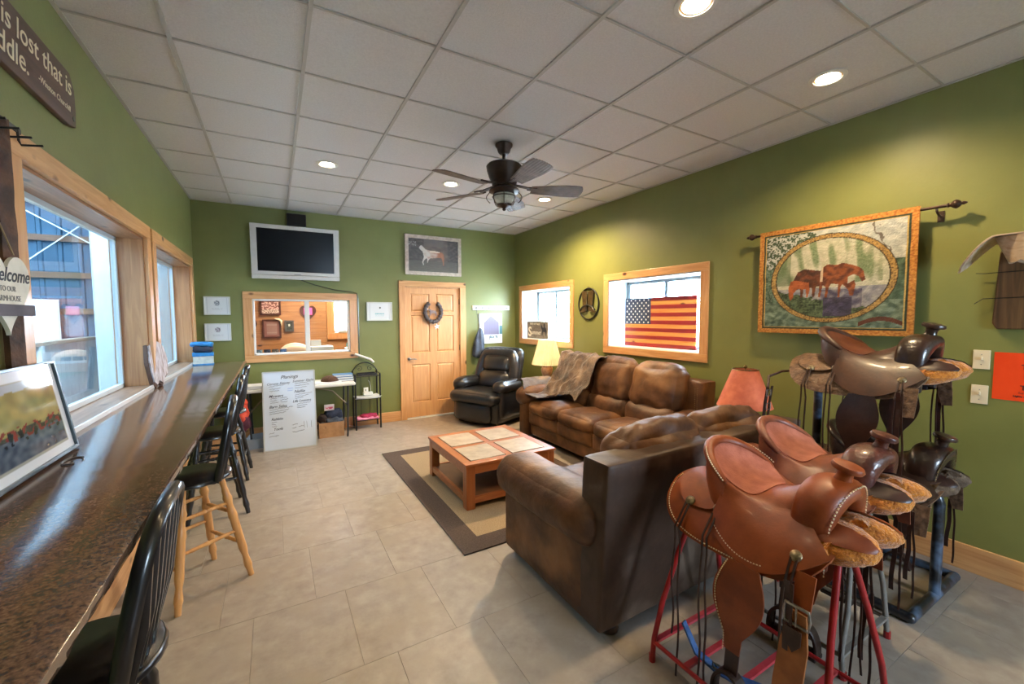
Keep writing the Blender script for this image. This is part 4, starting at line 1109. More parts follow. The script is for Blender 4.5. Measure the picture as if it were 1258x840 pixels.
    if stitch:
        outline_stitch(st, panel_edge(-0.40, 0.30, 0.30, 0.040, 3.4, a0=0.02, a1=0.55), 0.0034)
        # stitches along jockey edge
        ed = [seat(i/40, 0.012)+Vector((0, -0.004, 0.010)) for i in range(2, 24)]
        outline_stitch(st, ed, 0.0034)
    if st.v: build('edge_stitching', st, M_concho if silver_edge else M_stitch, s)['kind'] = 'stuff'
    # front rigging: strap keeper with buckle
    for sg in (-1, 1):
        y, z = barrel(sg*0.27, 0.055)
        kx = 0.245
        flatstrap(tmp := MB(), [(kx, sg*(abs(y)-0.01), z+0.05), (kx, sg*(abs(y)+0.012), z-0.03), (kx+0.005, sg*0.295, z-0.10)], [0.06, 0.06, 0.045], 0.007)
        rg = build('rigging_strap', tmp, skirtm, s)
        if front_strap and sg == -1:
            pts = [(kx, -0.300, z-0.07), (kx-0.005, -0.312, z-0.18), (kx-0.02, -0.318, z-0.34), (kx-0.035, -0.308, z-0.52), (kx-0.06, -0.29, z-0.66)]
            flatstrap(tmp := MB(), pts, [0.05, 0.085, 0.09, 0.09, 0.085], 0.009); fc = build('flank_cinch', tmp, mat('tan_cinch_leather', (168, 104, 54), (138, 82, 40), rough=0.4, scale=9), s, smooth=True)
            bz = z-0.075; yb = -0.312
            bk_ = MB().tube([(kx-0.036, yb, bz-0.035), (kx+0.036, yb, bz-0.035), (kx+0.040, yb, bz), (kx+0.036, yb, bz+0.03), (kx-0.036, yb, bz+0.03), (kx-0.040, yb, bz)], 0.0055, 8, closed=True)
            bk_.tube([(kx, yb-0.004, bz+0.03), (kx, yb-0.006, bz-0.038)], 0.003, 6)
            build('buckle', bk_, M_steel, fc, smooth=True)
            tp = MB().prism([(-0.026, 0.03), (0.026, 0.03), (0.024, -0.02), (0, -0.052), (-0.024, -0.02)], 0, 0.004, face_mat((kx-0.004, -0.322, z-0.15), (1, 0, 0), (0, 0.02, 1)))
            build('leather_tip', tp, M_dstrap, fc)
        if long_front:
            for j in range(2):
                pts = strap_pts((kx-0.035+0.020*j, sg*0.312, z+0.03-0.01*j), long_front+0.08*j, 0.008*(1 if j != 1 else -1), 12, dx=0.012*j, seed=j*2)
                flatstrap(tmp := MB(), pts, 0.009 if j else 0.018, 0.004); build('latigo_strap', tmp, stringm, rg)
    return s

M_tan = mat('russet_saddle_leather', (146, 70, 26), (114, 48, 14), rough=0.46, scale=7, bump=0.05, bscale=120, coat=0.06, spec=0.45)
M_tan2 = mat('rough_out_seat_leather', (174, 104, 84), (148, 82, 64), rough=0.75, scale=14, bump=0.25, bscale=140)
M_tan3 = mat('dusty_pink_seat_leather', (170, 106, 90), (146, 86, 70), rough=0.7, scale=14, bump=0.25, bscale=140)
M_burg = mat('tooled_burgundy_leather', (98, 52, 40), (64, 32, 28), rough=0.33, scale=26, bump=0.7, bscale=34, coat=0.35)
M_burg2 = mat('plain_burgundy_leather', (136, 78, 54), (104, 54, 38), rough=0.4, scale=9, bump=0.08, bscale=90)
M_drk = mat('dark_oiled_leather', (58, 38, 30), (36, 25, 22), rough=0.3, scale=9, bump=0.25, bscale=40, coat=0.35)
M_drk2 = mat('worn_brown_seat_leather', (82, 50, 33), (46, 29, 22), rough=0.45, scale=6, detail=6, bump=0.08, bscale=60, coat=0.08)
M_tool = mat('tooled_grey_brown_skirt', (124, 96, 74), (78, 58, 46), rough=0.42, scale=30, bump=0.9, bscale=40)
M_redbr = mat('worn_red_brown_seat', (116, 66, 46), (82, 44, 32), rough=0.35, scale=9, coat=0.2)

saddle('large russet tan saddle with cream stitching on the red rack, front of the group', (1.80, 0.925, 0.79), -PI/2, M_tan, M_tan2, M_tan, M_tan, M_tan, stitch=True, front_strap=True)
saddle('saddle with dusty pink seat and burgundy tooled fork, middle one behind the tan saddle', (2.36, 1.005, 0.80), -PI/2, M_burg2, M_tan3, M_burg, M_burg2, M_drk, stitch=False, strings=2, long_front=0.5)
saddle('worn dark brown saddle on top of the black rack below the tapestry', (3.15, 1.07, 1.285), -PI/2, M_drk2, M_redbr, M_drk, M_tool, M_drk, stitch=False, tooled_skirt=M_tool, strings=3, long_front=0.55)
saddle('small dark saddle with silver laced edging on the lower arm of the black rack', (3.15, 1.0, 0.68), -PI/2, M_drk, None, M_drk, M_tool, M_drk, stitch=False, silver_edge=True, strings=2, fleecem=mat('grey_brown_felt', (110, 92, 74), (84, 68, 54), rough=0.95, scale=30, bump=0.5), long_front=0.38, fleece_front=0.34)

# ================================================================== SADDLE RACKS
def aframe(label, loc, m, m2, h, w=0.62, l=0.60, spread=0.27, slats=True, footm=None, legm=None):
    s = thing('saddle_rack', label, 'saddle rack', loc, 0)
    hl = l/2; hw2 = spread; legm = legm or m
    for sx in (-1, 1):
        for sy in (-1, 1):
            top_ = (sx*0.05, sy*hl*0.85, h); mid = (sx*hw2*0.80, sy*hl, h*0.38); ft = (sx*hw2, sy*(hl+0.01), 0.008)
            mb = MB().tube([top_, ((top_[0]+mid[0])/2+sx*0.01, (top_[1]+mid[1])/2, (h+mid[2])/2), mid, (sx*hw2, sy*hl, h*0.16), ft], 0.012, 8)
            lg = build('leg', mb, legm, s, smooth=True)
            build('foot_cap', MB().tube([(ft[0], ft[1], 0.035), (ft[0], ft[1], 0.0)], 0.015, 8), footm or m, lg)
        build('lower_rail', MB().tube([(sx*hw2, -hl, 0.10), (sx*hw2, hl, 0.10)], 0.010, 8), m, s)
        build('top_rail', MB().tube([(sx*0.05, -hl*0.85, h), (sx*0.05, hl*0.85, h)], 0.013, 8), m, s)
    for k in range(5 if slats else 2):
        yy = -hl+2*hl*k/((5 if slats else 2)-1)
        build('slat', B((-hw2, yy-0.012, 0.095, hw2, yy+0.012, 0.108)), m2, s)
    for sy in (-1, 1):
        build('end_bar', MB().tube([(-0.06, sy*hl*0.85, h), (0.06, sy*hl*0.85, h)], 0.012, 8), m, s)
    return s
M_red = mat('red_painted_steel', (166, 34, 36), (140, 24, 28), rough=0.35, scale=10)
M_pink = mat('faded_red_slat', (196, 74, 84), (166, 44, 50), rough=0.4, scale=8)
aframe('red painted metal rack carrying the tan saddle', (1.745, 0.93, 0), M_red, M_pink, 0.735, l=0.66)
M_gry = mat('grey_painted_steel', (132, 128, 122), (108, 104, 98), rough=0.45, scale=10)
aframe('grey metal rack with red feet carrying the middle saddle', (2.36, 1.04, 0), M_gry, M_gry, 0.745, slats=False, footm=M_red, l=0.50, spread=0.235)

M_rack = mat('worn_black_tube', (34, 38, 44), (22, 24, 28), rough=0.3, scale=12, detail=6, c3=(84, 104, 130), s3=9, coat=0.2)
rk = thing('saddle_rack', 'black steel two-tier saddle rack with rectangular floor frame by the wall', 'saddle rack', (3.15, 1.12, 0))
bx0, bx1, by0, by1 = -0.33, 0.36, -0.36, 0.25
for a, b in (((bx0, by0), (bx0, by1)), ((bx0, by1), (bx1, by1)), ((bx1, by1), (bx1, by0)), ((bx1, by0), (bx0, by0))):
    build('floor_rail', MB().tube([(a[0], a[1], 0.03), (b[0], b[1], 0.03)], 0.026, 10), M_rack, rk, smooth=True)
for x_ in (bx0, bx1):
    for y_ in (by0, by1): build('end_cap', MB().sphere((x_, y_, 0.03), 0.027, 8, 10), M_rack, rk, smooth=True)
build('post', MB().tube([(0.02, by0, 0.03), (0.02, by0, 0.56), (0.02, by0+0.02, 0.63), (0.02, by0+0.08, 0.665), (0.02, by1-0.04, 0.665)], 0.025, 12), M_rack, rk, smooth=True)
build('post', MB().tube([(0.02, by1, 0.03), (0.02, by1, 1.18), (0.02, by1-0.03, 1.25), (0.02, by1-0.09, 1.265), (0.02, by0+0.04, 1.265)], 0.025, 12), M_rack, rk, smooth=True)
for sx in (-1, 1):
    for zt in (1.235, 0.635):
        build('support_rail', B((0.02+sx*0.085-0.012, by0+0.1, zt-0.06, 0.02+sx*0.085+0.012, by1-0.05, zt-0.01)), M_rack, rk)
for zt in (1.235, 0.635):
    build('cross_plate', B((-0.08, by0+0.14, zt-0.02, 0.12, by0+0.19, zt+0.008), (-0.08, by1-0.12, zt-0.02, 0.12, by1-0.07, zt+0.008)), M_rack, rk)

# blue nylon strap hanging from the red rack
bs = thing('blue_strap', 'blue nylon strap with metal snap lying on the red rack slats', 'strap', (1.62, 0.98, 0.12))
flatstrap(tmp := MB(), [(-0.10, 0.16, 0.14), (-0.09, 0.10, 0.04), (-0.06, 0.02, 0.004), (-0.03, -0.06, 0.004), (0.02, -0.16, 0.006)], [0.03, 0.034, 0.04, 0.055, 0.06], 0.008, (1, 0.3, 0))
build('webbing', tmp, mat('blue_nylon', (70, 106, 160), (48, 80, 130), rough=0.6, scale=40, bump=0.3), bs)
build('snap', MB().tube([(-0.075, 0.03, 0.016), (-0.055, 0.045, 0.018), (-0.05, 0.02, 0.018), (-0.065, 0.0, 0.016)], 0.005, 6, closed=True), M_steel, bs)
# bridle with buckles hanging at the back of the rack
bdl = thing('bridle', 'dark bridle straps with small silver buckles hanging behind the upper saddle', 'bridle', (2.80, 1.50, 0.98))
for k, (dx, w_) in enumerate(((0, 0.03), (0.05, 0.022))):
    flatstrap(tmp := MB(), [(dx, 0, 0.16), (dx-0.01, 0.01, 0.05), (dx-0.03, 0.01, -0.10), (dx-0.05, 0.0, -0.26)], w_, 0.005); build('cheek_strap', tmp, M_dstrap, bdl)
for k, z_ in enumerate((0.12, 0.03)):
    build('buckle', MB().tube([(-0.026, -0.006, z_-0.02), (0.022, -0.006, z_-0.02), (0.022, -0.006, z_+0.02), (-0.026, -0.006, z_+0.02)], 0.0035, 6, closed=True), M_steel, bdl)
build('crown_strap', MB().tube([(0, 0, 0.15), (0.06, 0.03, 0.22), (0.16, 0.0, 0.25), (0.26, -0.02, 0.25)], 0.008, 6), M_dstrap, bdl)

# ================================================================== WALL THINGS
PR = print_mat(); PRS = print_mat('glossy_print', 0.15)
def back_face(x, y, z): return face_mat((x, y, z), (1, 0, 0), (0, 0, 1))
def right_face(x, y, z): return face_mat((x, y, z), (0, -1, 0), (0, 0, 1))
def left_face(x, y, z): return face_mat((x, y, z), (0, 1, 0), (0, 0, 1))

# television
M_tv = mat('silver_plastic', (196, 194, 190), (188, 186, 182), rough=0.35, scale=10, metal=0.1)
tv = thing('television', 'silver-framed flat television mounted high on the back wall', 'television', (0.287, 6.20, 2.455))
tv.rotation_euler = (math.radians(4), 0, 0)
hw2, hh2 = 0.52, 0.345
build('bezel', B((-hw2, 0, -hh2+0.09, -hw2+0.07, 0.07, hh2-0.045), (hw2-0.07, 0, -hh2+0.09, hw2, 0.07, hh2-0.045), (-hw2, 0, hh2-0.05, hw2, 0.07, hh2), (-hw2, 0, -hh2+0.055, hw2, 0.07, -hh2+0.10)), M_tv, tv, bev=0.004)
build('speaker_bar', B((-hw2, -0.004, -hh2, hw2, 0.07, -hh2+0.053)), M_tv, tv, bev=0.008)
build('screen', B((-hw2+0.065, 0.010, -hh2+0.095, hw2-0.065, 0.03, hh2-0.045)), mat('dark_tv_glass', (10, 13, 18), rough=0.25, spec=0.2), tv)
build('back_shell', B((-hw2+0.08, 0.07, -hh2+0.05, hw2-0.08, 0.12, hh2-0.05)), M_black, tv, bev=0.01)
build('wall_bracket', B((-0.12, 0.12, -0.12, 0.12, 0.175, 0.12)), M_blackm, tv)
build('maker_badge', B((-0.04, -0.003, -hh2+0.062, 0.04, 0.001, -hh2+0.069)), mat('grey_badge', (110, 110, 112), rough=0.3), tv)
sp = thing('speaker', 'small black box speaker on the back wall just above the television', 'speaker', (0.30, 6.30, 2.91))
build('cabinet', B((-0.115, -0.02, -0.075, 0.115, 0.088, 0.078)), M_black, sp, bev=0.006)
build('grille', B((-0.105, -0.026, -0.065, 0.105, -0.019, 0.068)), mat('speaker_cloth', (22, 22, 24), rough=0.9, scale=300, bump=0.4), sp, bev=0.003)
cb = MB().tube([(0.33, 6.36, 2.12), (0.5, 6.37, 2.06), (0.75, 6.375, 2.0), (0.98, 6.355, 1.975), (1.05, 6.35, 1.955), (1.063, 6.36, 1.9), (1.064, 6.372, 1.5), (1.066, 6.372, 1.06)], 0.006, 6)
tag(build('television_cable', cb, M_black, smooth=True), 'black cable running from the television down beside the interior window', 'cable')
wr = MB().tube([(1.00, 6.345, 1.075), (1.22, 6.34, 0.985), (1.26, 6.34, 0.94)], 0.017, 8)
tag(build('white_cord_cover', wr, M_whitepl, smooth=True), 'bent white plastic rod slanting from the interior window corner to the wire shelf', 'rod')

# framed papers
def frame_thing(name, label, cat, M, w, h, fw, fm, fn, nx=40, ny=30, depth=0.015, mat_border=None, m=None, group=None):
    t = thing(name, label, cat, M.translation, 0, group); R3 = M.to_3x3().to_4x4()
    fb = MB()
    fb.box((-w/2, -h/2, 0), (-w/2+fw, h/2, depth), R3).box((w/2-fw, -h/2, 0), (w/2, h/2, depth), R3)
    fb.box((-w/2+fw, -h/2, 0), (w/2-fw, -h/2+fw, depth), R3).box((-w/2+fw, h/2-fw, 0), (w/2-fw, h/2, depth), R3)
    build('frame', fb, fm, t, bev=0.0015)
    picture('print', t, R3 @ TM(0, 0, depth*0.45), w-2*fw+0.002, h-2*fw+0.002, nx, ny, fn, m or PR)
    return t
def paperfn(tone, teal=False):
    def fn(u, v):
        c = (214, 220, 224)
        if (abs(u-.5) > .41 and abs(u-.5) < .425): c = (170, 180, 186)
        if not teal:
            d = math.hypot((u-.5)*1.35, v-.66)
            if d < .15: c = tone if nz(u, v, 22) > -0.05 else (196, 200, 206)
            elif 0.15 < d < .2 and nz(u, v, 30) > 0.2: c = (150, 150, 160)
            if .28 < u < .72 and (abs(v-.34) < .012 or abs(v-.26) < .01) and nz(u, v, 60) > -0.2: c = (165, 170, 176)
        else:
            if math.hypot((u-.52)*1.4, v-.72) < .05: c = (50, 60, 60)
            if .3 < u < .7 and .3 < v < .4 and nz(u, v, 30) > -0.25: c = (120, 180, 190)
            if .3 < u < .7 and .2 < v < .26 and nz(u, v, 40) > -0.05: c = (150, 195, 205)
        return c
    return fn
M_sil = mat('pale_frame', (206, 210, 206), rough=0.35)
frame_thing('framed_certificate', 'upper of two small white framed prints left of the television window', 'framed print', back_face(-0.62, YB-0.016, 1.762), 0.275, 0.23, 0.014, M_sil, paperfn((70, 84, 100)), 60, 50)
frame_thing('framed_certificate', 'lower of two small white framed prints, above the blue basket', 'framed print', back_face(-0.623, YB-0.016, 1.428), 0.275, 0.22, 0.014, M_sil, paperfn((96, 70, 84)), 60, 50)
frame_thing('framed_certificate', 'white framed notice with teal print between interior window and door', 'framed print', back_face(1.368, YB-0.02, 1.696), 0.37, 0.275, 0.016, M_sil, paperfn(None, True), 60, 50, depth=0.019)

HORSE = [(0.205, 0.72), (0.225, 0.785), (0.26, 0.80), (0.30, 0.74), (0.34, 0.68), (0.42, 0.66), (0.55, 0.65), (0.66, 0.62), (0.70, 0.56), (0.71, 0.44), (0.70, 0.33), (0.705, 0.22), (0.685, 0.22), (0.675, 0.34), (0.655, 0.44), (0.60, 0.45),
         (0.48, 0.43), (0.43, 0.42), (0.39, 0.36), (0.375, 0.28), (0.36, 0.28), (0.37, 0.38), (0.35, 0.42), (0.31, 0.36), (0.285, 0.28), (0.30, 0.21), (0.285, 0.20), (0.265, 0.29), (0.295, 0.44), (0.29, 0.54), (0.27, 0.62), (0.235, 0.66)]
def horsefn(u, v):
    c = mixc((116, 102, 92), (84, 74, 68), nz(u, v, 9)+.5)
    if v < 0.33: c = mixc((98, 94, 84), (84, 80, 72), nz(u, v*3, 12)+.5)
    if v > 0.33 and (u < .3 or u > .78): c = mixc((60, 54, 52), (92, 84, 76), nz(u, v, 18)*1.5+.4)
    if v > .78 and .3 < u < .7: c = mixc((112, 100, 92), (98, 92, 88), nz(u, v, 6)+.5)
    if inpoly(u, v, HORSE): c = mixc((222, 214, 206), (164, 104, 76), (u-.36)/.3+nz(u, v, 14)*.5)
    if .42 < u < .62 and .60 < v < .67 and inpoly(u, v, HORSE): c = (236, 220, 204)
    if u < .16 and .76 < v < .9 and nz(u, v, 60) > .15: c = (190, 186, 180)
    return c
frame_thing('framed_horse_photo', 'large framed photograph of a white and chestnut horse above the door', 'framed photo', back_face(2.228, YB-0.022, 2.574), 0.925, 0.615, 0.055,
            mat('whitewashed_frame', (220, 206, 192), (190, 174, 160), rough=0.5, scale=20), horsefn, 130, 86, depth=0.02)
BARN = [(0.2, 0.30), (0.2, 0.70), (0.5, 0.93), (0.86, 0.70), (0.86, 0.30)]
def barnfn(u, v):
    c = mixc((216, 224, 232), (200, 212, 222), v)
    if v < .30: c = (228, 232, 236)
    if inpoly(u, v, BARN): c = mixc((120, 112, 138), (104, 98, 124), abs(math.sin(u*60)))
    if u > .87 and .3 < v < .6: c = (60, 112, 122)
    if .42 < u < .8 and .16 < v < .27 and nz(u, v, 16) > -.05: c = (74, 110, 122)
    if abs(u-.44) < .02 and .1 < v < .25: c = (84, 90, 100)
    return c
bp = thing('barn_canvas', 'canvas print of a purple-grey barn in snow under the peg rail', 'canvas print', (3.235, YB-0.02, 1.408))
build('canvas_edge', B((-0.22, -0.003, -0.256, 0.22, 0.0195, 0.256)), mat('canvas_side', (110, 112, 116), rough=0.8), bp)
picture('print', bp, face_mat((0, -0.0035, 0), (1, 0, 0), (0, 0, 1)), 0.44, 0.512, 60, 70, barnfn)
pg = thing('peg_rail', 'white wooden peg rail with six small hooks near the corner', 'peg rail', (3.25, YB-0.012, 1.762))
build('rail_board', B((-0.355, -0.008, -0.038, 0.355, 0.0115, 0.038)), M_white, pg, bev=0.004)
for k in range(6):
    x = -0.29+0.116*k
    build('hook', MB().lathe([(0.014, 0), (0.014, 0.004), (0.006, 0.006), (0.006, 0.03), (0.011, 0.034), (0.011, 0.04), (0, 0.042)], 10, TM(x, -0.008, 0) @ RM('X', 90)), mat('pewter', (120, 118, 112), rough=0.3, metal=0.8), pg, smooth=True)
bag = thing('hanging_bag', 'dark blue-grey cloth bag hanging by its cord between door and recliner', 'bag', (2.95, 6.30, 0.92))
def bagf(u, v):
    a = 2*PI*v; r = 0.012+0.085*(math.sin(PI*min(1, (1-u)*0.62+0.02))**0.8 if u < 1 else 0)
    r *= (1 if u > 0.06 else 0.35+u*10)
    r *= 1+0.16*math.sin(a*5+u*3)*(0.4+u)
    return (r*math.cos(a)+0.05*u, r*0.62*math.sin(a), 0.50*u)
build('bag_body', MB().grid(bagf, 20, 40), mat('slate_cloth', (70, 82, 100), (42, 48, 62), rough=0.6, scale=10), bag, smooth=True)
build('cord', MB().tube([(0.05, 0, 0.49), (0.02, 0.04, 0.7), (0.0, 0.05, 0.83)], 0.003, 6), mat('grey_cord', (90, 96, 96), rough=0.8), bag)

# horseshoe wreath on door
ws = thing('horseshoe_wreath', 'dark horseshoe wreath with little horse figure hanging on the door', 'wreath', (2.20, YB-0.012, 1.69))
pp = []; rs = []
for i in range(41):
    t = math.radians(120-300*i/40+0); t = math.radians(118+304*i/40)
    pp.append((0.135*math.cos(t), -0.02, 0.155*math.sin(t))); rs.append(0.032*(1+0.2*math.sin(i*2.3)))
build('horseshoe', MB().tube(pp, rs, 10), mat('mottled_dark_wreath', (64, 60, 76), (96, 82, 66), rough=0.6, scale=40, bump=0.8), ws, smooth=True)
fig = MB().prism([(-0.06, -0.06), (-0.055, 0.01), (-0.08, 0.03), (-0.07, 0.055), (-0.035, 0.03), (0.04, 0.02), (0.06, -0.02), (0.055, -0.06), (0.04, -0.06), (0.035, -0.02), (-0.03, -0.02), (-0.045, -0.06)], 0, 0.014, face_mat((0.0, -0.016, 0.0), (1, 0, 0), (0, 0, 1)))
build('horse_figure', fig, mat('figure_paint', (96, 84, 106), (150, 130, 110), rough=0.6, scale=25), ws)
st5 = []
for k in range(10):
    r_ = 0.05 if k % 2 == 0 else 0.02; a = PI/2+PI*k/5; st5.append((r_*math.cos(a), r_*math.sin(a)))
build('white_star', MB().prism(st5, 0, 0.008, face_mat((0.06, -0.014, -0.235), (1, 0, 0.2), (0, 0, 1))), M_white, ws)
build('hanging_wire', MB().tube([(0.05, -0.012, -0.15), (0.058, -0.012, -0.2)], 0.002, 5), M_blackm, ws)

# right wall: oval boot plaque
ov = thing('boot_wall_plaque', 'oval metal wall plaque with cowboy boots between the two windows', 'wall plaque', (XR-0.012, 4.39, 1.79))
build('oval_ring', MB().tube([(0, 0.205*math.cos(a), 0.21*math.sin(a)-0.01) for a in [2*PI*k/40 for k in range(40)]], 0.009, 8, closed=True), M_blackm, ov, smooth=True)
M_boot = mat('bronzed_boot', (96, 80, 46), (66, 52, 34), rough=0.4, metal=0.5, scale=14)
for sg in (-1, 1):
    P_ = [(sg*0.012, 0.155), (sg*0.10, 0.17), (sg*0.125, 0.13), (sg*0.105, 0.03), (sg*0.10, -0.06), (sg*0.15, -0.10), (sg*0.165, -0.13), (sg*0.06, -0.12), (sg*0.02, -0.10), (sg*0.012, -0.02)]
    build('boot', MB().prism(P_, 0.0, 0.018, face_mat((-0.001, 0, 0), (0, -1, 0), (0, 0, 1))), M_boot, ov, bev=0.005)
build('horseshoe_arc', MB().tube([(-0.02, 0.155*math.cos(a), 0.10*math.sin(a)-0.13) for a in [math.radians(20+140*k/20) for k in range(21)]], 0.016, 8, flat=0.6), M_blackm, ov, smooth=True)
build('hanger', MB().tube([(0, 0.012*math.cos(a), 0.21+0.012*math.sin(a)) for a in [2*PI*k/12 for k in range(12)]], 0.003, 6, closed=True), M_brass, ov)

# small sign standing on the sill of the corner window
sg_ = thing('window_sill_sign', 'small grey wooden sign with a large S and rider on the corner window sill', 'sign', (3.79, 5.76, 1.243), 0)
build('sign_board', B((-0.006, -0.32, 0, 0.012, 0.32, 0.285)), mat('weathered_grey_board', (140, 130, 114), (112, 102, 90), rough=0.8, scale=18), sg_, bev=0.003)
Mc = mat('cream_lettering', (236, 226, 196), rough=0.7)
lettering(sg_, 'S', right_face(-0.0068, 0.215, 0.105), 0.22, Mc, bold=0.006)
lettering(sg_, 'ummer', right_face(-0.0068, 0.02, 0.10), 0.10, Mc, bold=0.001)
lettering(sg_, 'this is our happy', right_face(-0.0068, 0.06, 0.245), 0.045, Mc)
rd = [(-0.07, -0.09), (-0.06, 0.0), (-0.09, 0.03), (-0.10, 0.07), (-0.07, 0.08), (-0.045, 0.04), (-0.015, 0.04), (-0.02, 0.09), (0.0, 0.115), (0.02, 0.09), (0.015, 0.05), (0.05, 0.03), (0.065, -0.02), (0.06, -0.09), (0.04, -0.09), (0.035, -0.03), (-0.04, -0.03), (-0.05, -0.09)]
build('rider_silhouette', MB().prism(rd, 0, 0.001, right_face(-0.0062, -0.215, 0.145)), M_blackm, sg_)

# wooden flag in the window
fg = thing('wooden_flag', 'rustic wooden stars and stripes flag standing in the window', 'flag', (3.935, 3.385, 1.2345), 0)
FW, FH = 1.04, 0.595
fR = wood('flag_red_stain', (146, 32, 30), (116, 24, 26), axis=1, knots=True, coat=0); fT = wood('flag_bare_pine', (204, 140, 66), (180, 112, 46), axis=1, coat=0); fB = mat('flag_blue_stain', (40, 58, 88), (30, 44, 70), rough=0.6, scale=12)
sh = FH/13
for k in range(13):
    z0_ = FH-(k+1)*sh; yl = FW/2-(0.40*FW if k < 7 else 0)
    build('stripe_board', B((-0.010, -FW/2, z0_+0.0002, 0.008, yl, z0_+sh-0.0002)), fR if k % 2 == 0 else fT, fg)
build('backing_board', B((0.0085, -FW/2+0.01, 0.01, 0.016, FW/2-0.01, FH-0.01)), fB, fg)
build('canton_board', B((-0.010, FW/2-0.398*FW, FH-7*sh+0.001, 0.008, FW/2, FH-0.001)), fB, fg)
sm_ = MB()
for r_ in range(9):
    nn = 6 if r_ % 2 == 0 else 5
    for c_ in range(nn):
        yy = FW/2-0.035-(c_*0.069 if nn == 6 else 0.0345+c_*0.069); zz = FH-0.028-r_*(7*sh-0.05)/8
        pts_ = [((0.015 if k % 2 == 0 else 0.006)*math.cos(PI/2+PI*k/5), (0.015 if k % 2 == 0 else 0.006)*math.sin(PI/2+PI*k/5)) for k in range(10)]
        sm_.prism(pts_, 0, 0.0008, right_face(-0.0105, yy, zz))
o = build('stars', sm_, M_white, fg); o['kind'] = 'stuff'

# tapestry
H1 = [(0.455, 0.555), (0.47, 0.60), (0.50, 0.625), (0.56, 0.61), (0.60, 0.625), (0.655, 0.60), (0.70, 0.575), (0.72, 0.545), (0.735, 0.47), (0.715, 0.45), (0.695, 0.50), (0.665, 0.52), (0.63, 0.50), (0.63, 0.44), (0.67, 0.47), (0.68, 0.43), (0.665, 0.34), (0.645, 0.335), (0.635, 0.39), (0.60, 0.44),
      (0.59, 0.42), (0.585, 0.33), (0.572, 0.33), (0.575, 0.44), (0.53, 0.45), (0.515, 0.42), (0.505, 0.33), (0.49, 0.33), (0.495, 0.42), (0.475, 0.44), (0.46, 0.33), (0.448, 0.34), (0.455, 0.45)]
H2 = [(0.27, 0.50), (0.30, 0.575), (0.345, 0.60), (0.42, 0.58), (0.47, 0.57), (0.48, 0.44), (0.43, 0.43), (0.42, 0.34), (0.405, 0.34), (0.40, 0.42), (0.345, 0.43), (0.34, 0.34), (0.325, 0.34), (0.32, 0.42), (0.28, 0.40)]
H3 = [(0.235, 0.44), (0.25, 0.49), (0.28, 0.50), (0.35, 0.48), (0.38, 0.47), (0.385, 0.40), (0.375, 0.34), (0.365, 0.34), (0.36, 0.41), (0.30, 0.42), (0.275, 0.38), (0.27, 0.33), (0.25, 0.31), (0.24, 0.36)]
def tapfn(u, v):
    n1 = nz(u, v, 26); n2 = nz(u, v, 70, 4)
    du = min(u, 1-u)*1.17; dv = min(v, 1-v); e = min(du, dv)
    if e < .042: return mixc((214, 150, 66), (176, 108, 40), n2*1.6+.4)
    if e < .056: return (40, 56, 40) if e > .047 else (60, 60, 34)
    if e < .064: return (200, 170, 96)
    ex, ey = (u-.505)/.385, (v-.5)/.375; d = math.hypot(ex, ey)
    if .955 < d < 1.04: return mixc((206, 166, 92), (120, 90, 48), abs(n2)*2.2)
    if .935 < d <= .955 or 1.04 <= d < 1.055: return (60, 52, 30)
    if d <= .94:
        c = mixc((212, 206, 184), (186, 186, 160), n1+.5)
        if v > .45:
            g = nz(u*3, v*.7, 6, 2)
            if g > -.02: c = mixc(c, (96, 122, 78), min(1, (g+.02)*3.2)*(0.6+0.5*abs(n2)))
            if u < .25 and v > .35: c = mixc(c, (88, 110, 74), .5)
        if v < .42: c = mixc((176, 176, 174), (128, 128, 140), n1+.55)
        if v < .40 and .45 < u < .72: c = mixc(c, (70, 64, 92), .55+n1*.6)
        if v < .355-.30*(u-.30)+.03*n1 and u < .5 or v < .24+.03*n1: c = mixc((96, 114, 80), (52, 66, 44), n2*1.5+n1+.4)
        if .48 < u < .66 and .16 < v < .33: c = mixc((82, 72, 100), (54, 52, 70), n1+.5)
        if inpoly(u, v, H2): c = mixc((126, 66, 34), (74, 40, 26), n1+.5+(v-.45)*1.5)
        if inpoly(u, v, H1): c = mixc((156, 84, 42), (96, 48, 28), n1*1.4+.35)
        if inpoly(u, v, H3): c = mixc((186, 100, 48), (150, 74, 34), n1+.4)
        if inpoly(u, v, H1) and .45 < u < .475 and v > .47: c = (216, 190, 160)
        return c
    if v > .62:
        c = mixc((204, 206, 200), (170, 178, 176), n1+.5)
        if u < .42: c = mixc(c, (66, 86, 60), 1 if n2+n1*.6 > -.02 else 0)
        if u > .72 and abs(u-.74-(1-v)*.35+.05*n1) < .008: c = (110, 104, 96)
        return c
    c = mixc((92, 120, 98), (52, 76, 60), n1+.45)
    if v < .3: c = mixc((130, 150, 132), (78, 100, 84), n1*1.4+.5)
    if v < .17 and u > .7 and abs(v-.09-.05*math.sin((u-.7)*12)) < .018: c = (96, 52, 34)
    if u < .22 and .3 < v < .62: c = mixc(c, (180, 190, 178), .35*(1 if n2 > 0 else 0))
    return c
tp_ = thing('horse_tapestry', 'woven tapestry of three chestnut horses at water in an oval, hung from a rod', 'tapestry', (XR-0.10, 1.545, 1.885))
picture('tapestry_cloth', tp_, face_mat((0, 0, 0), (0, -1, 0), (0, 0, 1)), 1.01, 0.845, 240, 200, tapfn, print_mat('woven_print', 0.85, 0.9), wave=0.006, dim=0.84)
bkc = MB().grid(lambda u, v: (0.014+0.003*math.sin(u*9), 0.505-1.01*u, -0.4225+0.845*v), 16, 8)
build('backing_cloth', bkc, mat('tan_backing', (170, 130, 70), rough=0.9), tp_)
cr = thing('curtain_rod', 'dark bronze rod with ball finials carrying the horse tapestry', 'rod', (XR-0.085, 1.515, 2.288))
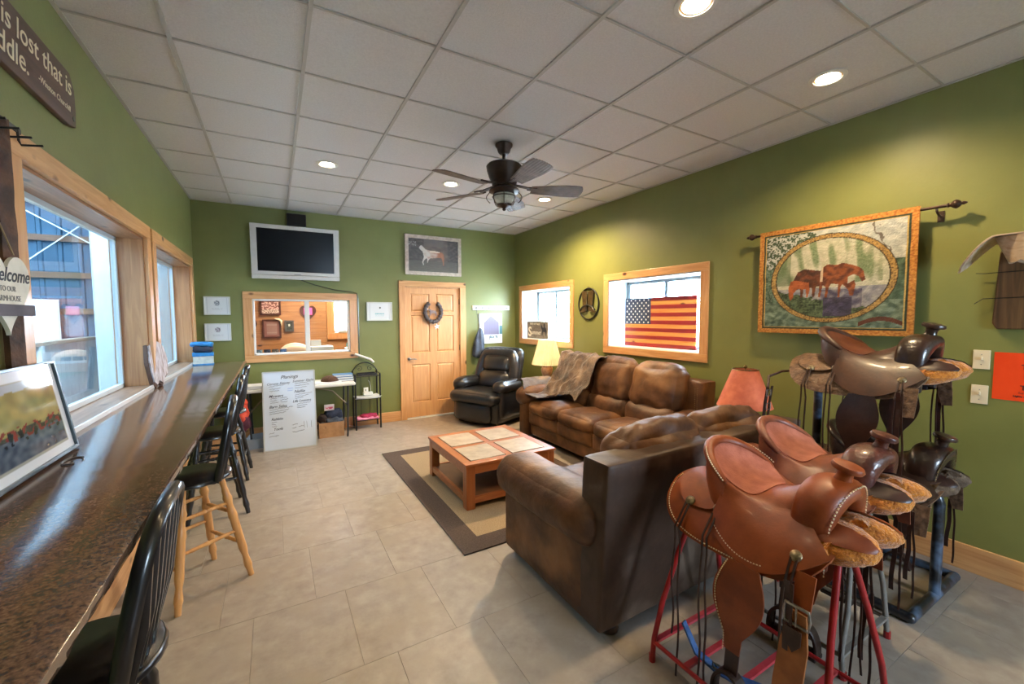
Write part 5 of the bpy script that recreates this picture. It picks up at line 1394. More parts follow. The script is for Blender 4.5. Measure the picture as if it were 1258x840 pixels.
build('rod', MB().tube([(0, -0.60, -0.005), (0, 0.58, 0.0)], 0.010, 10), M_brz, cr, smooth=True)
fpr = [(0.010, 0), (0.016, 0.005), (0.012, 0.012), (0.012, 0.018), (0.024, 0.03), (0.028, 0.042), (0.02, 0.056), (0.009, 0.064), (0.012, 0.072), (0.006, 0.085), (0, 0.09)]
build('finial', MB().lathe(fpr, 14, TM(0, 0.575, 0) @ RM('X', -90)), M_brz, cr, smooth=True)
build('finial', MB().lathe(fpr, 14, TM(0, -0.595, -0.005) @ RM('X', 90)), M_brz, cr, smooth=True)
for yy in (0.53, -0.55):
    build('wall_bracket', MB().tube([(0, yy, -0.012), (0.0, yy, -0.03), (0.04, yy, -0.05), (0.083, yy, -0.055)], 0.007, 8).box((0.078, yy-0.016, -0.09), (0.0845, yy+0.016, -0.02)), M_brz, cr, smooth=True)

# switches and poster
M_ivory = mat('ivory_plastic', (220, 208, 178), rough=0.4)
for zz, lb in ((1.332, 'upper ivory light switch plate on the right wall beside the orange notice'), (1.118, 'lower ivory light switch plate on the right wall')):
    sw = thing('light_switch', lb, 'light switch', (XR-0.0005, 0.751, zz))
    build('switch_plate', B((-0.006, -0.036, -0.058, 0, 0.036, 0.058)), M_ivory, sw, bev=0.0025)
    build('toggle', B((-0.018, -0.005, -0.002, -0.005, 0.005, 0.018)), M_ivory, sw, bev=0.002)
    for q in (-0.03, 0.03): build('screw', MB().lathe([(0, 0.002), (0.003, 0.001), (0.003, 0)], 8, TM(-0.006, 0, q) @ RM('Y', -90)), M_steel, sw)
po_ = thing('orange_notice', 'orange notice sheet with light bulb drawings beside the light switches', 'notice', (XR-0.002, 0.485, 1.242))
build('sheet', B((-0.0015, -0.215, -0.14, 0.0015, 0.215, 0.14)), mat('orange_paper', (232, 76, 34), (222, 66, 28), rough=0.25, scale=3, coat=0.4), po_)
M_dark = mat('dark_print', (66, 22, 20), rough=0.6)
for zz in (0.058, -0.062): lettering(po_, 'Turn Them Off', right_face(-0.0018, -0.01, zz), 0.038, M_dark, bold=0.0012)
lettering(po_, 'Turn the lights off when you are done', right_face(-0.0018, 0.0, -0.092), 0.015, M_dark)
lettering(po_, 'Lights on costs too much if everyone leaves', right_face(-0.0018, 0.0, -0.112), 0.015, M_dark, bold=0.0006)
for zz in (0.10, 0.008):
    q = MB().tube([(-0.0016, 0.055+0.020*math.cos(a), zz+0.006+0.018*math.sin(a)) for a in [math.radians(-50+280*k/16) for k in range(17)]], 0.0016, 5)
    q.box((-0.003, 0.047, zz-0.026), (-0.0016, 0.063, zz-0.010)); q.bar((-0.002, 0.050, zz-0.01), (-0.002, 0.046, zz+0.006), 0.0015); q.bar((-0.002, 0.060, zz-0.01), (-0.002, 0.064, zz+0.006), 0.0015)
    build('bulb_drawing', q, M_dark, po_)

# plank with pale carved hat form
pk = thing('wall_plank', 'dark grained wooden plank on the right wall with two wires', 'plank', (XR-0.001, 0.60, 1.745))
build('plank_board', MB().prism([(-0.115, -0.19), (-0.095, -0.225), (0.095, -0.225), (0.115, -0.19), (0.11, 0.23), (-0.10, 0.23)], 0.0, 0.028, right_face(0, 0, 0)), wood('smoked_plank', (126, 92, 58), (80, 56, 36), axis=2, coat=0), pk, bev=0.006)
for zz, hk in ((0.105, 0), (-0.045, 1)):
    build('wire', MB().tube([(-0.034, 0.19, zz-0.0+(-0.03 if hk else 0.004)), (-0.034, 0.155, zz), (-0.032, 0.0, zz+0.004), (-0.032, -0.18, zz)], 0.0022, 5), M_blackm, pk)
ht = thing('carved_hat', 'pale carved hat shape with long pointed brim above the dark plank', 'hat', (XR-0.17, 0.545, 1.98))
def bowl(u, v):
    a = 2*PI*v; r = 0.085+0.055*u; sc = 0.014*abs(math.sin(a*3.5))*(1-u)
    return (r*0.85*math.cos(a), r*math.sin(a), -0.075+0.13*u-0.0+(-sc))
M_hat = wood('pale_carved_wood', (212, 196, 176), (176, 150, 124), axis=1, knots=False, coat=0.2)
mb = MB().shell(bowl, 10, 56, 0.010); mb.lathe([(0.0, -0.055), (0.088, -0.055), (0.088, -0.06), (0, -0.06)], 30, Matrix.Diagonal((0.85, 1, 1, 1)))
build('crown', mb, M_hat, ht, smooth=True)
def brim(u, v):
    y = 0.29-0.56*u; w_ = 0.125*math.sqrt(max(0.0001, 1-abs((u-.5)*2)**2.6))
    return ((2*v-1)*w_, y, 0.062-1.35*max(0, y-0.13)**1.5*2.2+0.01*math.cos((2*v-1)*1.5))
build('brim', MB().shell(brim, 30, 12, 0.008), M_hat, ht, smooth=True)
build('wall_peg', MB().tube([(0.12, 0, -0.02), (0.169, 0, -0.02)], 0.012, 8), M_blackm, ht)

# left wall: quotation board
qb = thing('quotation_sign', 'long dark wooden sign with pale riding quotation high on the left wall', 'sign', (XL+0.001, 2.12, 2.665))
pts = [(-0.80, -0.135), (0.70, -0.135), (0.78, -0.12), (0.79, -0.05), (0.785, 0.06), (0.74, 0.125), (-0.80, 0.125)]
build('sign_board', MB().prism(pts, 0, 0.024, left_face(0, 0, 0)), wood('walnut_sign', (96, 64, 48), (70, 46, 36), axis=1, coat=0.1), qb, bev=0.004)
lettering(qb, 'No hour of life is lost that is', left_face(0.0248, 0.745, 0.052), 0.118, Mc, shear=0.12, align='RIGHT', bold=0.0005)
lettering(qb, 'spent in the saddle.', left_face(0.0248, 0.33, -0.055), 0.118, Mc, shear=0.12, align='RIGHT', bold=0.0005)
lettering(qb, '-Winston Churchill', left_face(0.0248, 0.72, -0.055), 0.040, Mc, shear=0.2, align='RIGHT')
build('screw_hole', MB().lathe([(0, 0.001), (0.013, 0.001), (0.013, 0)], 12, left_face(0.0245, 0.755, -0.085)), M_black, qb)

# iron hooks on window casing corner
hk = thing('iron_hook_rack', 'small black iron hook rack on the top corner of the near window casing', 'hook rack', (XL+0.031, 2.22, 2.285))
build('back_bar', B((0, -0.22, 0.015, 0.005, 0.10, 0.033)), M_blackm, hk)
for k in range(4):
    yy = -0.18+0.085*k
    build('hook', MB().tube([(0.004, yy, 0.03), (0.006, yy, -0.015), (0.012, yy, -0.03), (0.07, yy, -0.022)], 0.004, 6).tube([(0.004, yy, 0.0), (0.04, yy, 0.004)], 0.0035, 6), M_blackm, hk, smooth=True)

# heart welcome sign
hs = thing('heart_sign', 'pale wooden heart sign reading Welcome hanging at the near window casing', 'sign', (XL+0.045, 2.09, 1.71))
hp_ = []
for k in range(60):
    t = 2*PI*k/60; hp_.append((0.0095*16*math.sin(t)**3, 0.0095*(13*math.cos(t)-5*math.cos(2*t)-2*math.cos(3*t)-math.cos(4*t))))
build('heart_board', MB().prism(hp_, 0, 0.012, left_face(0, 0, 0)), mat('cream_board', (212, 208, 192), (196, 190, 172), rough=0.7, scale=12), hs, bev=0.002)
lettering(hs, 'Welcome', left_face(0.0125, 0.01, 0.045), 0.068, M_ink, shear=0.35, bold=0.0008)
lettering(hs, 'TO OUR', left_face(0.0125, 0.0, -0.002), 0.026, mat('grey_print', (110, 108, 104), rough=0.7))
lettering(hs, 'FARMHOUSE', left_face(0.0125, 0.0, -0.035), 0.028, MATS['grey_print'])
build('banner_strip', B((0.0125, -0.155, -0.095, 0.02, 0.155, -0.055)), mat('slate_banner', (86, 80, 88), (70, 66, 74), rough=0.7, scale=10), hs)
build('twine', MB().tube([(0.006, -0.07, 0.12), (0.004, 0.0, 0.22), (0.006, 0.07, 0.12)], 0.0025, 5), mat('jute_twine', (150, 126, 90), rough=0.9), hs)

# framed picture leaning on the counter
def landfn(u, v):
    e = min(min(u, 1-u)*1.7, min(v, 1-v))
    if e < .10: return (206, 210, 214)
    if e < .115: return (150, 150, 140)
    n = nz(u, v, 10)
    c = (150, 160, 168)
    if v < .80+.05*nz(u, 0, 5): c = mixc((150, 142, 90), (122, 118, 78), n+.5)
    if v < .42+.04*n: c = mixc((96, 86, 70), (60, 60, 62), n*1.5+.5)
    if v < .36: c = mixc((96, 104, 112), (60, 70, 84), nz(u, v, 16)+.5)
    if .34 < v < .46 and nz(u, v, 22) > .12: c = (120, 52, 50)
    if .3 < v < .44 and nz(u, v, 19, 7) > .2: c = (34, 38, 48)
    return c
Mp = Matrix.Translation((XL+0.075, 2.05, 1.070+0.185)) @ Matrix.Rotation(math.radians(-9), 4, 'Y') @ face_mat((0, 0, 0), (0, 1, 0), (0, 0, 1))
fp_ = frame_thing('framed_landscape', 'black framed landscape print with white mat leaning on the granite counter', 'framed print', Mp, 0.64, 0.365, 0.012, mat('slate_frame', (64, 82, 90), (44, 58, 66), rough=0.3, scale=10), landfn, 110, 70, depth=0.018, m=print_mat('glazed_print', 0.06))
tag(build('black_cable_loop', MB().tube([(XL+0.17+0.026*math.cos(a), 2.14+0.05*math.sin(a), 1.0735) for a in [2*PI*k/20 for k in range(18)]], 0.003, 6), M_black, smooth=True), 'small loop of black cable on the counter below the landscape print', 'cable')

# carved plaque between windows
cp = thing('whitewashed_plaque', 'whitewashed carved wooden plaque leaning between the hall windows', 'plaque', (XL+0.035, 4.20, 1.0705))
P_ = [(-0.10, 0.03), (-0.06, 0.0), (-0.02, 0.03), (0.03, 0.0), (0.07, 0.05), (0.13, 0.08), (0.15, 0.2), (0.12, 0.31), (0.04, 0.36), (-0.03, 0.37), (-0.10, 0.33), (-0.125, 0.2)]
Ml = Matrix.Rotation(math.radians(-5), 4, 'Y') @ face_mat((0, 0, 0), (0.25, 1, 0), (0, 0, 1))
build('plaque_body', MB().prism(P_, -0.012, 0.012, Ml), mat('dark_plaque_edge', (84, 54, 38), rough=0.6), cp)
build('plaque_face', MB().prism([(x*.92, 0.02+y*.92) for x, y in P_], 0.0125, 0.022, Ml), mat('whitewashed_grain', (206, 200, 206), (140, 124, 118), rough=0.8, scale=6, stretch=(1, 14, 2), detail=6), cp)

# blue basket on counter
bb_ = thing('blue_box', 'small box with blue lid and cloths at the far end of the counter', 'box', (-0.725, 5.93, 1.07), 0.1)
M_bl = mat('cyan_blue', (40, 130, 186), (30, 100, 160), rough=0.5, scale=20)
build('box_body', B((-0.10, -0.08, 0, 0.09, 0.08, 0.10)), mat('pale_label_card', (196, 200, 190), (170, 178, 172), rough=0.6, scale=30), bb_, bev=0.004)
build('box_lid', B((-0.105, -0.085, 0.10, 0.095, 0.085, 0.14)), M_bl, bb_, bev=0.004)
build('box_base', B((-0.104, -0.084, 0.0005, 0.094, 0.084, 0.014)), M_bl, bb_)
bt = thing('folded_cloths', 'crumpled dark and bright blue cloths piled on the blue-lidded box', 'cloth', (-0.725, 5.93, 1.2102))
build('dark_cloth', MB().cushion((0.19, 0.15, 0.085), (0, 0, 0.04), r=0.04, puff=0, n=8, amp=0.02, freq=18), mat('dark_navy_cloth', (30, 50, 66), (50, 40, 54), rough=0.8, scale=20), bt, smooth=True, weld=True)
build('blue_cloth', MB().cushion((0.20, 0.14, 0.05), (-0.01, 0, 0.095), r=0.024, puff=0, n=8, amp=0.022, freq=16, seed=4), M_bl, bt, smooth=True, weld=True)

# ================================================================== FOLDING TABLE AREA
ft = thing('folding_table', 'white plastic folding table under the interior window', 'table', (0.26, 6.09, 0))
tx0, tx1 = -0.66, 0.66
build('table_top', B((tx0, -0.255, 0.695, tx1, 0.265, 0.74)), M_whitepl, ft, bev=0.018, seg=3)
for sx in (-1, 1):
    for yy in (-0.19, 0.2): build('leg', MB().tube([(sx*0.57, yy, 0.70), (sx*0.55, yy, 0.0)], 0.012, 8), mat('dark_grey_tube', (60, 62, 64), rough=0.4, metal=0.5), ft)
    build('brace', MB().tube([(sx*0.56, 0.0, 0.42), (sx*0.4, 0.0, 0.60), (sx*0.12, 0, 0.69)], 0.009, 8), mat('tan_metal_brace', (150, 132, 104), rough=0.4, metal=0.3), ft, smooth=True)
    build('cross_bar', MB().tube([(sx*0.563, -0.19, 0.42), (sx*0.563, 0.2, 0.42)], 0.009, 8), MATS['dark_grey_tube'], ft)
# things on table
bw_ = thing('wicker_bowl', 'low brown woven bowl upside down on the folding table', 'bowl', (0.62, 6.02, 0.757))
build('bowl_shell', MB().lathe([(0.115, 0), (0.105, 0.03), (0.08, 0.055), (0.04, 0.068), (0, 0.07)], 24), mat('brown_wicker', (96, 62, 42), (66, 40, 28), rough=0.8, scale=60, bump=0.8), bw_, smooth=True)
pb = thing('paper_stack', 'stack of white papers beneath the brown bowl', 'papers', (0.55, 6.02, 0.7401), 0.08)
for k in range(3): build('sheet', B((-0.19, -0.13, 0.0005+0.0055*k, 0.19, 0.13, 0.0055+0.0055*k)), M_paper, pb, rot=(0, 0, 0.03*k))
pl_ = thing('paper_pad', 'white pad of papers at the left end of the folding table', 'papers', (-0.22, 6.0, 0.7401), -0.05)
for k in range(4): build('sheet', B((-0.13, -0.13, 0.001+0.009*k, 0.13, 0.13, 0.009+0.009*k)), M_paper, pl_, rot=(0, 0, 0.02*k))
for k, (col, lb) in enumerate((((28, 34, 46), 'dark binder at the bottom of the small stack on the table end'), ((36, 60, 100), 'navy folder in the middle of the stack on the table end'), ((70, 130, 190), 'bright blue book on top of the stack on the table end'))):
    b = thing('binder', lb, 'binder', (0.79, 6.07, 0.7402+0.031*k), 0.15-0.09*k, 'stacked binders on the folding table')
    mm_ = mat('binder_cover_%d' % (k+1), col, rough=0.4)
    build('cover', B((-0.125, -0.09, 0, 0.125, 0.09, 0.004), (-0.125, -0.09, 0.026, 0.125, 0.09, 0.030), (-0.125, -0.09, 0.004, -0.120, 0.09, 0.026)), mm_, b)
    build('pages', B((-0.119, -0.085, 0.0045, 0.118, 0.085, 0.0255)), M_paper, b)
# whiteboard
wb = thing('whiteboard', 'whiteboard with handwritten lists leaning on the folding table', 'whiteboard', (0.125, 5.675, 0.0), -0.05)
tilt = Matrix.Rotation(math.radians(-10.5), 4, 'X')
wm = TM(0, 0, 0) @ tilt @ face_mat((0, 0, 0.48), (1, 0, 0), (0, 0, 1))
w2, h2 = 0.285, 0.475
build('board', MB().box((-w2, -h2, -0.012), (w2, h2, 0), wm), mat('dry_erase_surface', (208, 220, 236), rough=0.2), wb)
fb = MB().box((-w2-0.006, -h2, -0.013), (-w2+0.008, h2, 0.006), wm).box((w2-0.008, -h2, -0.013), (w2+0.006, h2, 0.006), wm).box((-w2, -h2-0.005, -0.013), (w2, -h2+0.008, 0.006), wm).box((-w2, h2-0.008, -0.013), (w2, h2+0.005, 0.006), wm)
build('frame', fb, mat('pale_aluminium', (196, 198, 196), rough=0.35, metal=0.3), wb)
M_mk = mat('black_marker', (30, 34, 60), rough=0.6); M_mkb = mat('blue_marker', (120, 150, 220), rough=0.6)
def wbt(t, x, y, s, m=None, al='LEFT', b=0.0004): lettering(wb, t, wm @ TM(x, y, 0.0006) @ RM('Z', 2), s, m or M_mk, shear=0.35, align=al, bold=b*0.25)
wbt('Planings', 0.0, 0.405, 0.060, al='CENTER', b=0.001)
wbt('Corona Stinoty', -0.245, 0.325, 0.040); wbt('Summer Shelter', 0.035, 0.345, 0.040)
wbt('Mowers', -0.225, 0.175, 0.046, b=0.0012); wbt('Nellie', 0.05, 0.215, 0.050, b=0.0012); wbt('Life Lessons', 0.03, 0.095, 0.042, b=0.0008)
wbt('Barn Sales', -0.225, 0.045, 0.046, b=0.0012); wbt('Rabbits', -0.205, -0.105, 0.042, b=0.001); wbt('Tools', -0.185, -0.225, 0.044, b=0.001)
rnd = random.Random(3)
def scrib(x, y, L, m, r=0.0016):
    n = int(L/0.006); P_ = []
    for i in range(n):
        P_.append(wm @ Vector((x+i*0.006, y+(rnd.random()-.5)*0.012+0.0006*i, 0.0015)))
    return MB().tube(P_, r, 4)
lines = [(-0.22, 0.295, .18), (-0.215, 0.262, .13), (-0.215, 0.235, .11), (0.06, 0.315, .19), (0.06, 0.285, .17), (0.06, 0.26, .14), (0.06, 0.175, .2), (0.06, 0.15, .16), (0.06, 0.13, .1),
         (-0.21, 0.145, .08), (-0.21, 0.12, .08), (-0.21, 0.095, .1), (-0.10, 0.15, .08), (-0.10, 0.125, .09), (-0.10, 0.10, .08), (0.08, 0.06, .16), (0.08, 0.035, .12), (0.08, 0.012, .10),
         (-0.22, 0.012, .26), (-0.22, -0.015, .22), (-0.22, -0.04, .18), (-0.20, -0.14, .06), (-0.20, -0.165, .05), (-0.2, -0.19, .06), (-0.23, -0.27, .06), (-0.23, -0.31, .11), (0.02, -0.19, .07), (0.02, -0.23, .05), (0.09, -0.22, .06), (0.02, -0.28, .14)]
sc2 = MB()
for x, y, L in lines:
    q = scrib(x, y, L, None); sc2.add(q.v, q.f)
for x in (0.15, 0.18, 0.23): sc2.bar(wm @ Vector((x, -0.16, 0.0015)), wm @ Vector((x+0.003, -0.24, 0.0015)), 0.002)
o = build('handwriting', sc2, M_mk, wb); o['kind'] = 'stuff'
q = scrib(-0.02, 0.26, 0.07, None, 0.0022); q2 = scrib(-0.02, 0.235, 0.06, None, 0.0022); q.add(q2.v, q2.f); build('blue_scribble', q, M_mkb, wb)

# right cardboard box with contents
M_card = mat('cardboard', (186, 146, 108), (166, 126, 90), rough=0.85, scale=10)
def carton(label, x0, x1, y0, y1, h):
    t = thing('cardboard_box', label, 'box', ((x0+x1)/2, (y0+y1)/2, 0)); a, b = (x1-x0)/2, (y1-y0)/2; e = 0.005
    build('carton', B((-a, -b, 0.0005, a, -b+e, h), (-a, b-e, 0, a, b, h), (-a, -b+e, 0, -a+e, b-e, h), (a-e, -b+e, 0, a, b-e, h), (-a+e, -b+e, 0, a-e, b-e, 0.006)), M_card, t)
    return t
carton('open cardboard box of dark clothes under the folding table', 0.465, 0.775, 5.96, 6.24, 0.20)
t = thing('clothes_pile', 'dark grey clothes heaped in the open box under the table', 'clothes', (0.62, 6.10, 0.008))
for k in range(4):
    build('garment', MB().cushion((0.22, 0.18, 0.12), ((k % 2)*0.07-0.035, (k//2)*0.05-0.03, 0.12+0.05*k), r=0.05, puff=0.01, n=8, amp=0.03, freq=14, seed=k*3), mat('garment_%d' % (k+1), [(34, 38, 48), (80, 88, 100), (46, 40, 44), (28, 34, 50)][k], [(60, 62, 70), (50, 56, 66), (90, 76, 70), (50, 60, 84)][k], rough=0.9, scale=18), t, smooth=True, weld=True)
build('lining_cloth', MB().cushion((0.28, 0.24, 0.10), (0, 0, 0.055), r=0.03, puff=0, n=6, amp=0.01), MATS['garment_2'], t, smooth=True, weld=True)
def cardfn(u, v):
    return (206, 90, 120) if .12 < u < .9 and .15 < v < .6 and nz(u, v, 6) > -.15 else (222, 212, 220)
t = thing('greeting_card', 'white card with pink picture standing on the clothes under the table', 'card', (0.60, 6.02, 0.355)); t.rotation_euler = (0.2, 0, 0)
build('card_board', B((-0.062, 0, 0, 0.062, 0.003, 0.085)), M_paper, t); picture('print', t, face_mat((0, -0.0006, 0.0425), (1, 0, 0), (0, 0, 1)), 0.12, 0.08, 20, 14, cardfn)
t = thing('white_sheet', 'folded white paper on the floor beneath the table end', 'paper', (0.90, 6.20, 0.0), 0.5); build('sheet', MB().shell(lambda u, v: (0.16*u, 0.10*v, 0.06*(1-u)+0.002), 4, 4, 0.002), M_paper, t)
# left box
carton('small cardboard box of bright odds and ends behind the far stool', -0.70, -0.385, 5.70, 6.0, 0.25)
for k, (dx, dy, col, lb) in enumerate(((-0.46, 5.76, (226, 176, 40), 'yellow ball in the small cardboard box'), (-0.53, 5.80, (214, 60, 40), 'red ball in the small cardboard box'), (-0.43, 5.86, (206, 52, 44), 'small dark red ball at the back of the cardboard box'))):
    o = build('toy_ball', MB().sphere((0, 0, 0), 0.038, 10, 14), mat('ball_paint_%d' % (k+1), col, rough=0.4), smooth=True); o.location = (dx, dy, 0.225); tag(o, lb, 'ball')
t = thing('orange_jacket', 'orange-red jacket heap with purple trim hanging at the table corner', 'jacket', (-0.40, 5.86, 0.30))
build('jacket_body', MB().cushion((0.16, 0.14, 0.26), (0, 0, 0.20), r=0.06, puff=0.02, n=12, amp=0.03, freq=12), mat('orange_cloth', (226, 92, 62), (190, 60, 50), rough=0.8, scale=12), t, smooth=True, weld=True)
build('lining', MB().cushion((0.13, 0.12, 0.20), (0.02, 0, 0.06), r=0.05, puff=0.02, n=10, amp=0.03, freq=12, seed=5), mat('plum_cloth', (110, 44, 66), (70, 34, 52), rough=0.8, scale=12), t, smooth=True, weld=True)
t = thing('storage_bin', 'pale grey plastic bin on the floor left of the whiteboard', 'bin', (-0.20, 6.02, 0.0005))
build('bin_body', MB().lathe([(0.0, 0), (0.22, 0), (0.25, 0.12), (0.26, 0.125), (0.245, 0.13), (0.21, 0.01), (0, 0.012)], 4, RM('Z', 45) @ Matrix.Diagonal((0.9, 0.7, 1, 1))), mat('pale_grey_plastic', (150, 158, 164), rough=0.4), t)

# wire shelf
ws_ = thing('wire_shelf', 'black wrought-iron three-tier corner shelf with arched scroll back', 'shelf', (1.13, 6.24, 0))
sx, sy = 0.17, 0.11
for a in (-1, 1):
    for b in (-1, 1): build('post', MB().tube([(a*sx, b*sy, 0), (a*sx, b*sy, 0.80 if b < 0 else 0.83)], 0.012, 8), M_blackm, ws_)
for zz in (0.13, 0.44, 0.765):
    fr_ = MB().tube([(-sx, -sy, zz), (sx, -sy, zz), (sx, sy, zz), (-sx, sy, zz)], 0.006, 6, closed=True)
    build('tier_frame', fr_, M_blackm, ws_)
    tw = MB()
    for k in range(9): x = -sx+2*sx*(k+1)/10; tw.tube([(x, -sy, zz), (x, sy, zz)], 0.0022, 5)
    build('tier_wires', tw, M_blackm, ws_)
ar = MB().tube([(-sx, sy, 0.83), (-sx*0.7, sy, 0.90), (-sx*0.35, sy, 0.935), (0, sy, 0.945), (sx*0.35, sy, 0.935), (sx*0.7, sy, 0.90), (sx, sy, 0.83)], 0.007, 8)
build('arch', ar, M_blackm, ws_, smooth=True)
for a in (-1, 1):
    sp_ = [(a*(0.075+0.05*(1-t/24)*math.cos(t*0.42)), sy, 0.855+0.045*(1-t/24)*math.sin(t*0.42)) for t in range(22)]
    build('scroll', MB().tube(sp_, 0.004, 6), M_blackm, ws_, smooth=True)
for a in (-0.06, 0.06): build('back_wire', MB().tube([(a, sy, 0.13), (a, sy, 0.80)], 0.003, 6), M_blackm, ws_)
for zz, dz in ((0.80, 0), ):
    build('gallery_rail', MB().tube([(-sx, -sy, zz), (-sx, sy, zz)], 0.005, 6).tube([(sx, -sy, zz), (sx, sy, zz)], 0.005, 6), M_blackm, ws_)
t = thing('paper_pile', 'loose white papers spread on the middle tier of the wire shelf', 'papers', (1.13, 6.22, 0.4475))
for k in range(5): build('sheet', MB().shell(lambda u, v, k=k: (-0.17+0.34*u, -0.13+0.22*v, 0.002+0.0045*k+(0.0 if k % 2 else 0.008*(abs(u-.5)*2)**3)), 8, 3, 0.0015), M_paper, t, rot=(0, 0, 0.06*k-0.1))
t = thing('white_router', 'small white device with thin aerial on the middle shelf tier', 'device', (1.13, 6.22, 0.477))
build('device_body', B((-0.05, -0.03, 0, 0.08, 0.05, 0.045)), M_white, t, bev=0.006); build('upright_card', B((-0.045, -0.005, 0.045, 0.02, 0.005, 0.115)), M_white, t, bev=0.002)
build('port', B((-0.02, -0.0065, 0.065, -0.01, -0.0045, 0.09)), M_black, t)
build('aerial', MB().tube([(0.06, 0.02, 0.04), (0.06, 0.03, 0.12), (0.045, 0.035, 0.19), (0.03, 0.04, 0.21)], 0.003, 6), M_white, t, smooth=True)
t = thing('pink_cloth', 'crumpled pink and magenta cloth on the bottom tier of the wire shelf', 'cloth', (1.13, 6.22, 0.1365))
build('magenta_cloth', MB().cushion((0.24, 0.17, 0.06), (0.02, 0, 0.028), r=0.03, puff=0, n=12, amp=0.018, freq=16), mat('magenta', (186, 50, 96), (150, 36, 70), rough=0.9, scale=14), t, smooth=True, weld=True)
build('pink_edge', MB().cushion((0.30, 0.13, 0.035), (-0.005, -0.035, 0.018), r=0.016, puff=0, n=12, amp=0.010, freq=16, seed=3), mat('pale_pink', (232, 160, 190), (216, 120, 160), rough=0.9, scale=14), t, smooth=True, weld=True)
t = thing('dark_tray', 'dark shallow tray on the top tier of the wire shelf', 'tray', (1.13, 6.23, 0.7725))
build('tray_body', B((-0.13, -0.08, 0, 0.13, 0.08, 0.008), (-0.13, -0.08, 0.008, -0.122, 0.08, 0.03), (0.122, -0.08, 0.008, 0.13, 0.08, 0.03), (-0.122, -0.08, 0.008, 0.122, -0.072, 0.03), (-0.122, 0.072, 0.008, 0.122, 0.08, 0.03)), M_black, t)

# ================================================================== OFFICE THINGS
def office_frame(name, label, x0, x1, z0, z1, fm, fn): return frame_thing(name, label, 'framed photo', back_face((x0+x1)/2, OY-0.032, (z0+z1)/2), x1-x0, z1-z0, 0.03, fm, fn, 40, 34, depth=0.018)
M_mah = mat('mahogany_plaque', (84, 40, 30), (60, 28, 22), rough=0.35, scale=12)
def gpf(u, v):
    c = (200, 160, 150) if nz(u, v, 9) > 0 else (110, 60, 56)
    if v < .35: c = (196, 176, 160) if nz(u, v, 14, 2) > -.1 else (100, 74, 66)
    return c
office_frame('group_photo', 'mahogany framed group photo seen through the interior window, upper left', -0.215, 0.105, 1.655, 1.92, M_mah, gpf)
def cf(u, v): return (150, 126, 118) if abs((v*16) % 1-.5) < .3 and .15 < u < .85 and .1 < v < .9 else (128, 86, 80)
office_frame('award_plaque', 'engraved mahogany award plaque seen through the interior window, lower left', -0.19, 0.10, 1.25, 1.58, M_mah, cf)
def sf2(u, v): return (206, 206, 190) if math.hypot(u-.5, v-.6) < .16 else ((70, 76, 70) if nz(u, v, 8) > -.1 else (30, 34, 34))
office_frame('small_photo', 'small square dark photo on the office wall between two plaques', 0.15, 0.30, 1.36, 1.56, mat('grey_frame', (80, 76, 74), rough=0.5), sf2)
tag(build('animal_tusk', MB().tube([(0.0, OY-0.06, 1.59), (0.06, OY-0.065, 1.585), (0.10, OY-0.065, 1.55), (0.105, OY-0.06, 1.47)], [0.006, 0.018, 0.02, 0.004], 8), mat('bone', (226, 214, 180), rough=0.4), smooth=True), 'curved pale tusk on the office award plaque', 'tusk')
def heartp(name, label, x, z, col):
    t = thing(name, label, 'plaque', (x, OY-0.0145, z)); P_ = [(0.0085*16*math.sin(q)**3, 0.0105*(13*math.cos(q)-5*math.cos(2*q)-2*math.cos(3*q)-math.cos(4*q))) for q in [2*PI*k/40 for k in range(40)]]
    build('heart_board', MB().prism(P_, 0, 0.02, back_face(0, 0, 0)), M_mah, t, bev=0.004)
    build('inset', B((-0.07, -0.024, -0.04, 0.07, -0.0205, 0.09)), mat(name+'_inset', col, rough=0.5), t)
heartp('heart_plaque', 'dark heart plaque with pink centre behind the interior window mullion', 0.535, 1.70, (206, 90, 160))
heartp('heart_award', 'dark heart plaque half hidden at the left edge of the interior window', -0.40, 1.47, (120, 90, 110))
# desk with things
dk = thing('office_desk', 'office desk just below the interior window', 'desk', (0.45, 6.95, 0))
build('desk_top', B((-0.95, -0.38, 1.02, 0.95, 0.38, 1.05)), M_dkwood, dk, bev=0.004)
for a in (-0.9, 0.9):
    for b in (-0.33, 0.33): build('leg', B((a-0.025, b-0.025, -0.004, a+0.025, b+0.025, 1.02)), M_dkwood, dk)
for k in range(4):
    t = thing('mug', ['blue mug at the left end of the row behind the interior window', 'navy mug second in the row behind the interior window', 'dark patterned mug third in the row behind the interior window', 'light blue mug at the right end of the row behind the interior window'][k], 'mug', (-0.20+0.098*k, 6.68, 1.0505), 0, 'mugs on the office desk')
    mc = mat('mug_glaze_%d' % (k+1), [(46, 96, 140), (34, 48, 76), (70, 66, 72), (60, 110, 170)][k], [(160, 176, 186), (90, 100, 120), (140, 136, 130), (120, 150, 190)][k], rough=0.25, scale=24)
    build('cup', MB().lathe([(0, 0), (0.036, 0), (0.04, 0.01), (0.042, 0.115), (0.038, 0.115), (0.036, 0.01), (0, 0.008)], 20), mc, t, smooth=True)
    build('handle', MB().tube([(0.0, -0.040, 0.09), (0.0, -0.065, 0.08), (0.0, -0.068, 0.05), (0.0, -0.042, 0.03)], 0.006, 6), mc, t, smooth=True)
t = thing('office_chair_back', 'pale rounded chair back behind the mugs in the office', 'chair', (0.27, 7.50, -0.003))
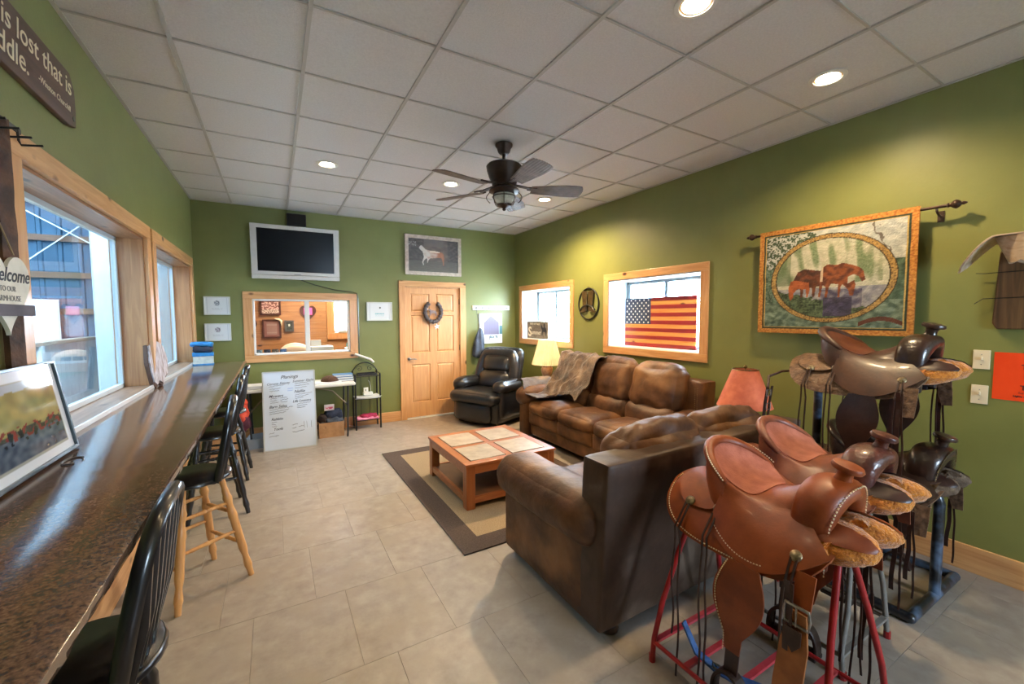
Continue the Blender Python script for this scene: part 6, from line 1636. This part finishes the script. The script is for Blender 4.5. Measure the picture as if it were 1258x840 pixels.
build('back_pad', MB().cushion((0.50, 0.10, 0.50), (0, 0, 0.94), r=0.05, puff=0.02, n=12, amp=0.004, shape=lambda o: Vector((o.x*(1-0.5*max(0, o.z)**1.0), o.y, o.z-1.2*o.x*o.x))), mat('cream_vinyl', (226, 206, 186), rough=0.5), t, smooth=True, weld=True)
build('seat', MB().cushion((0.46, 0.46, 0.09), (0, 0.2, 0.48), r=0.04, n=8), MATS['cream_vinyl'], t, smooth=True, weld=True)
build('pedestal', MB().lathe([(0.25, 0), (0.25, 0.03), (0.03, 0.05), (0.03, 0.45), (0, 0.45)], 16, TM(0, 0.2, 0)), M_blackm, t)
build('back_bracket', B((-0.03, -0.05, 0.42, 0.03, 0.24, 0.44), (-0.03, 0.03, 0.42, 0.03, 0.07, 0.8)), M_blackm, t)
t = thing('desk_printer', 'white printer on the office desk right of the mullion', 'printer', (0.62, 6.85, 1.0505))
build('body', B((-0.17, -0.12, 0, 0.14, 0.13, 0.13)), M_white, t, bev=0.012); build('paper_tray', B((-0.16, 0.02, 0.13, -0.02, 0.05, 0.22)), M_white, t, bev=0.004)
t = thing('tissue_box', 'small tissue box with teal top at the right of the office window', 'box', (1.03, 6.85, 1.0505))
build('carton', B((-0.10, -0.06, 0, 0.10, 0.06, 0.09)), M_whitepl, t, bev=0.003); build('tissue', MB().cushion((0.10, 0.06, 0.10), (0.0, 0, 0.13), r=0.02, n=8, amp=0.02, freq=18), mat('teal_tissue', (120, 190, 190), rough=0.9), t, smooth=True, weld=True)
def plf(u, v): return (150, 40, 60) if nz(u, v, 7) > .0 and .1 < v < .95 else (200, 190, 180)
t = thing('trophy_photo', 'upright red and cream picture block on the bright office window ledge', 'picture', (1.15, OY-0.03, 1.321))
build('ledge_block', B((-0.10, -0.02, 0, 0.10, 0.06, 0.04)), mat('stone_block', (170, 160, 140), rough=0.6), t)
build('panel', B((-0.10, 0.0, 0.04, 0.10, 0.015, 0.24)), M_mah, t); picture('print', t, back_face(0, -0.0006, 0.14), 0.19, 0.19, 20, 20, plf)
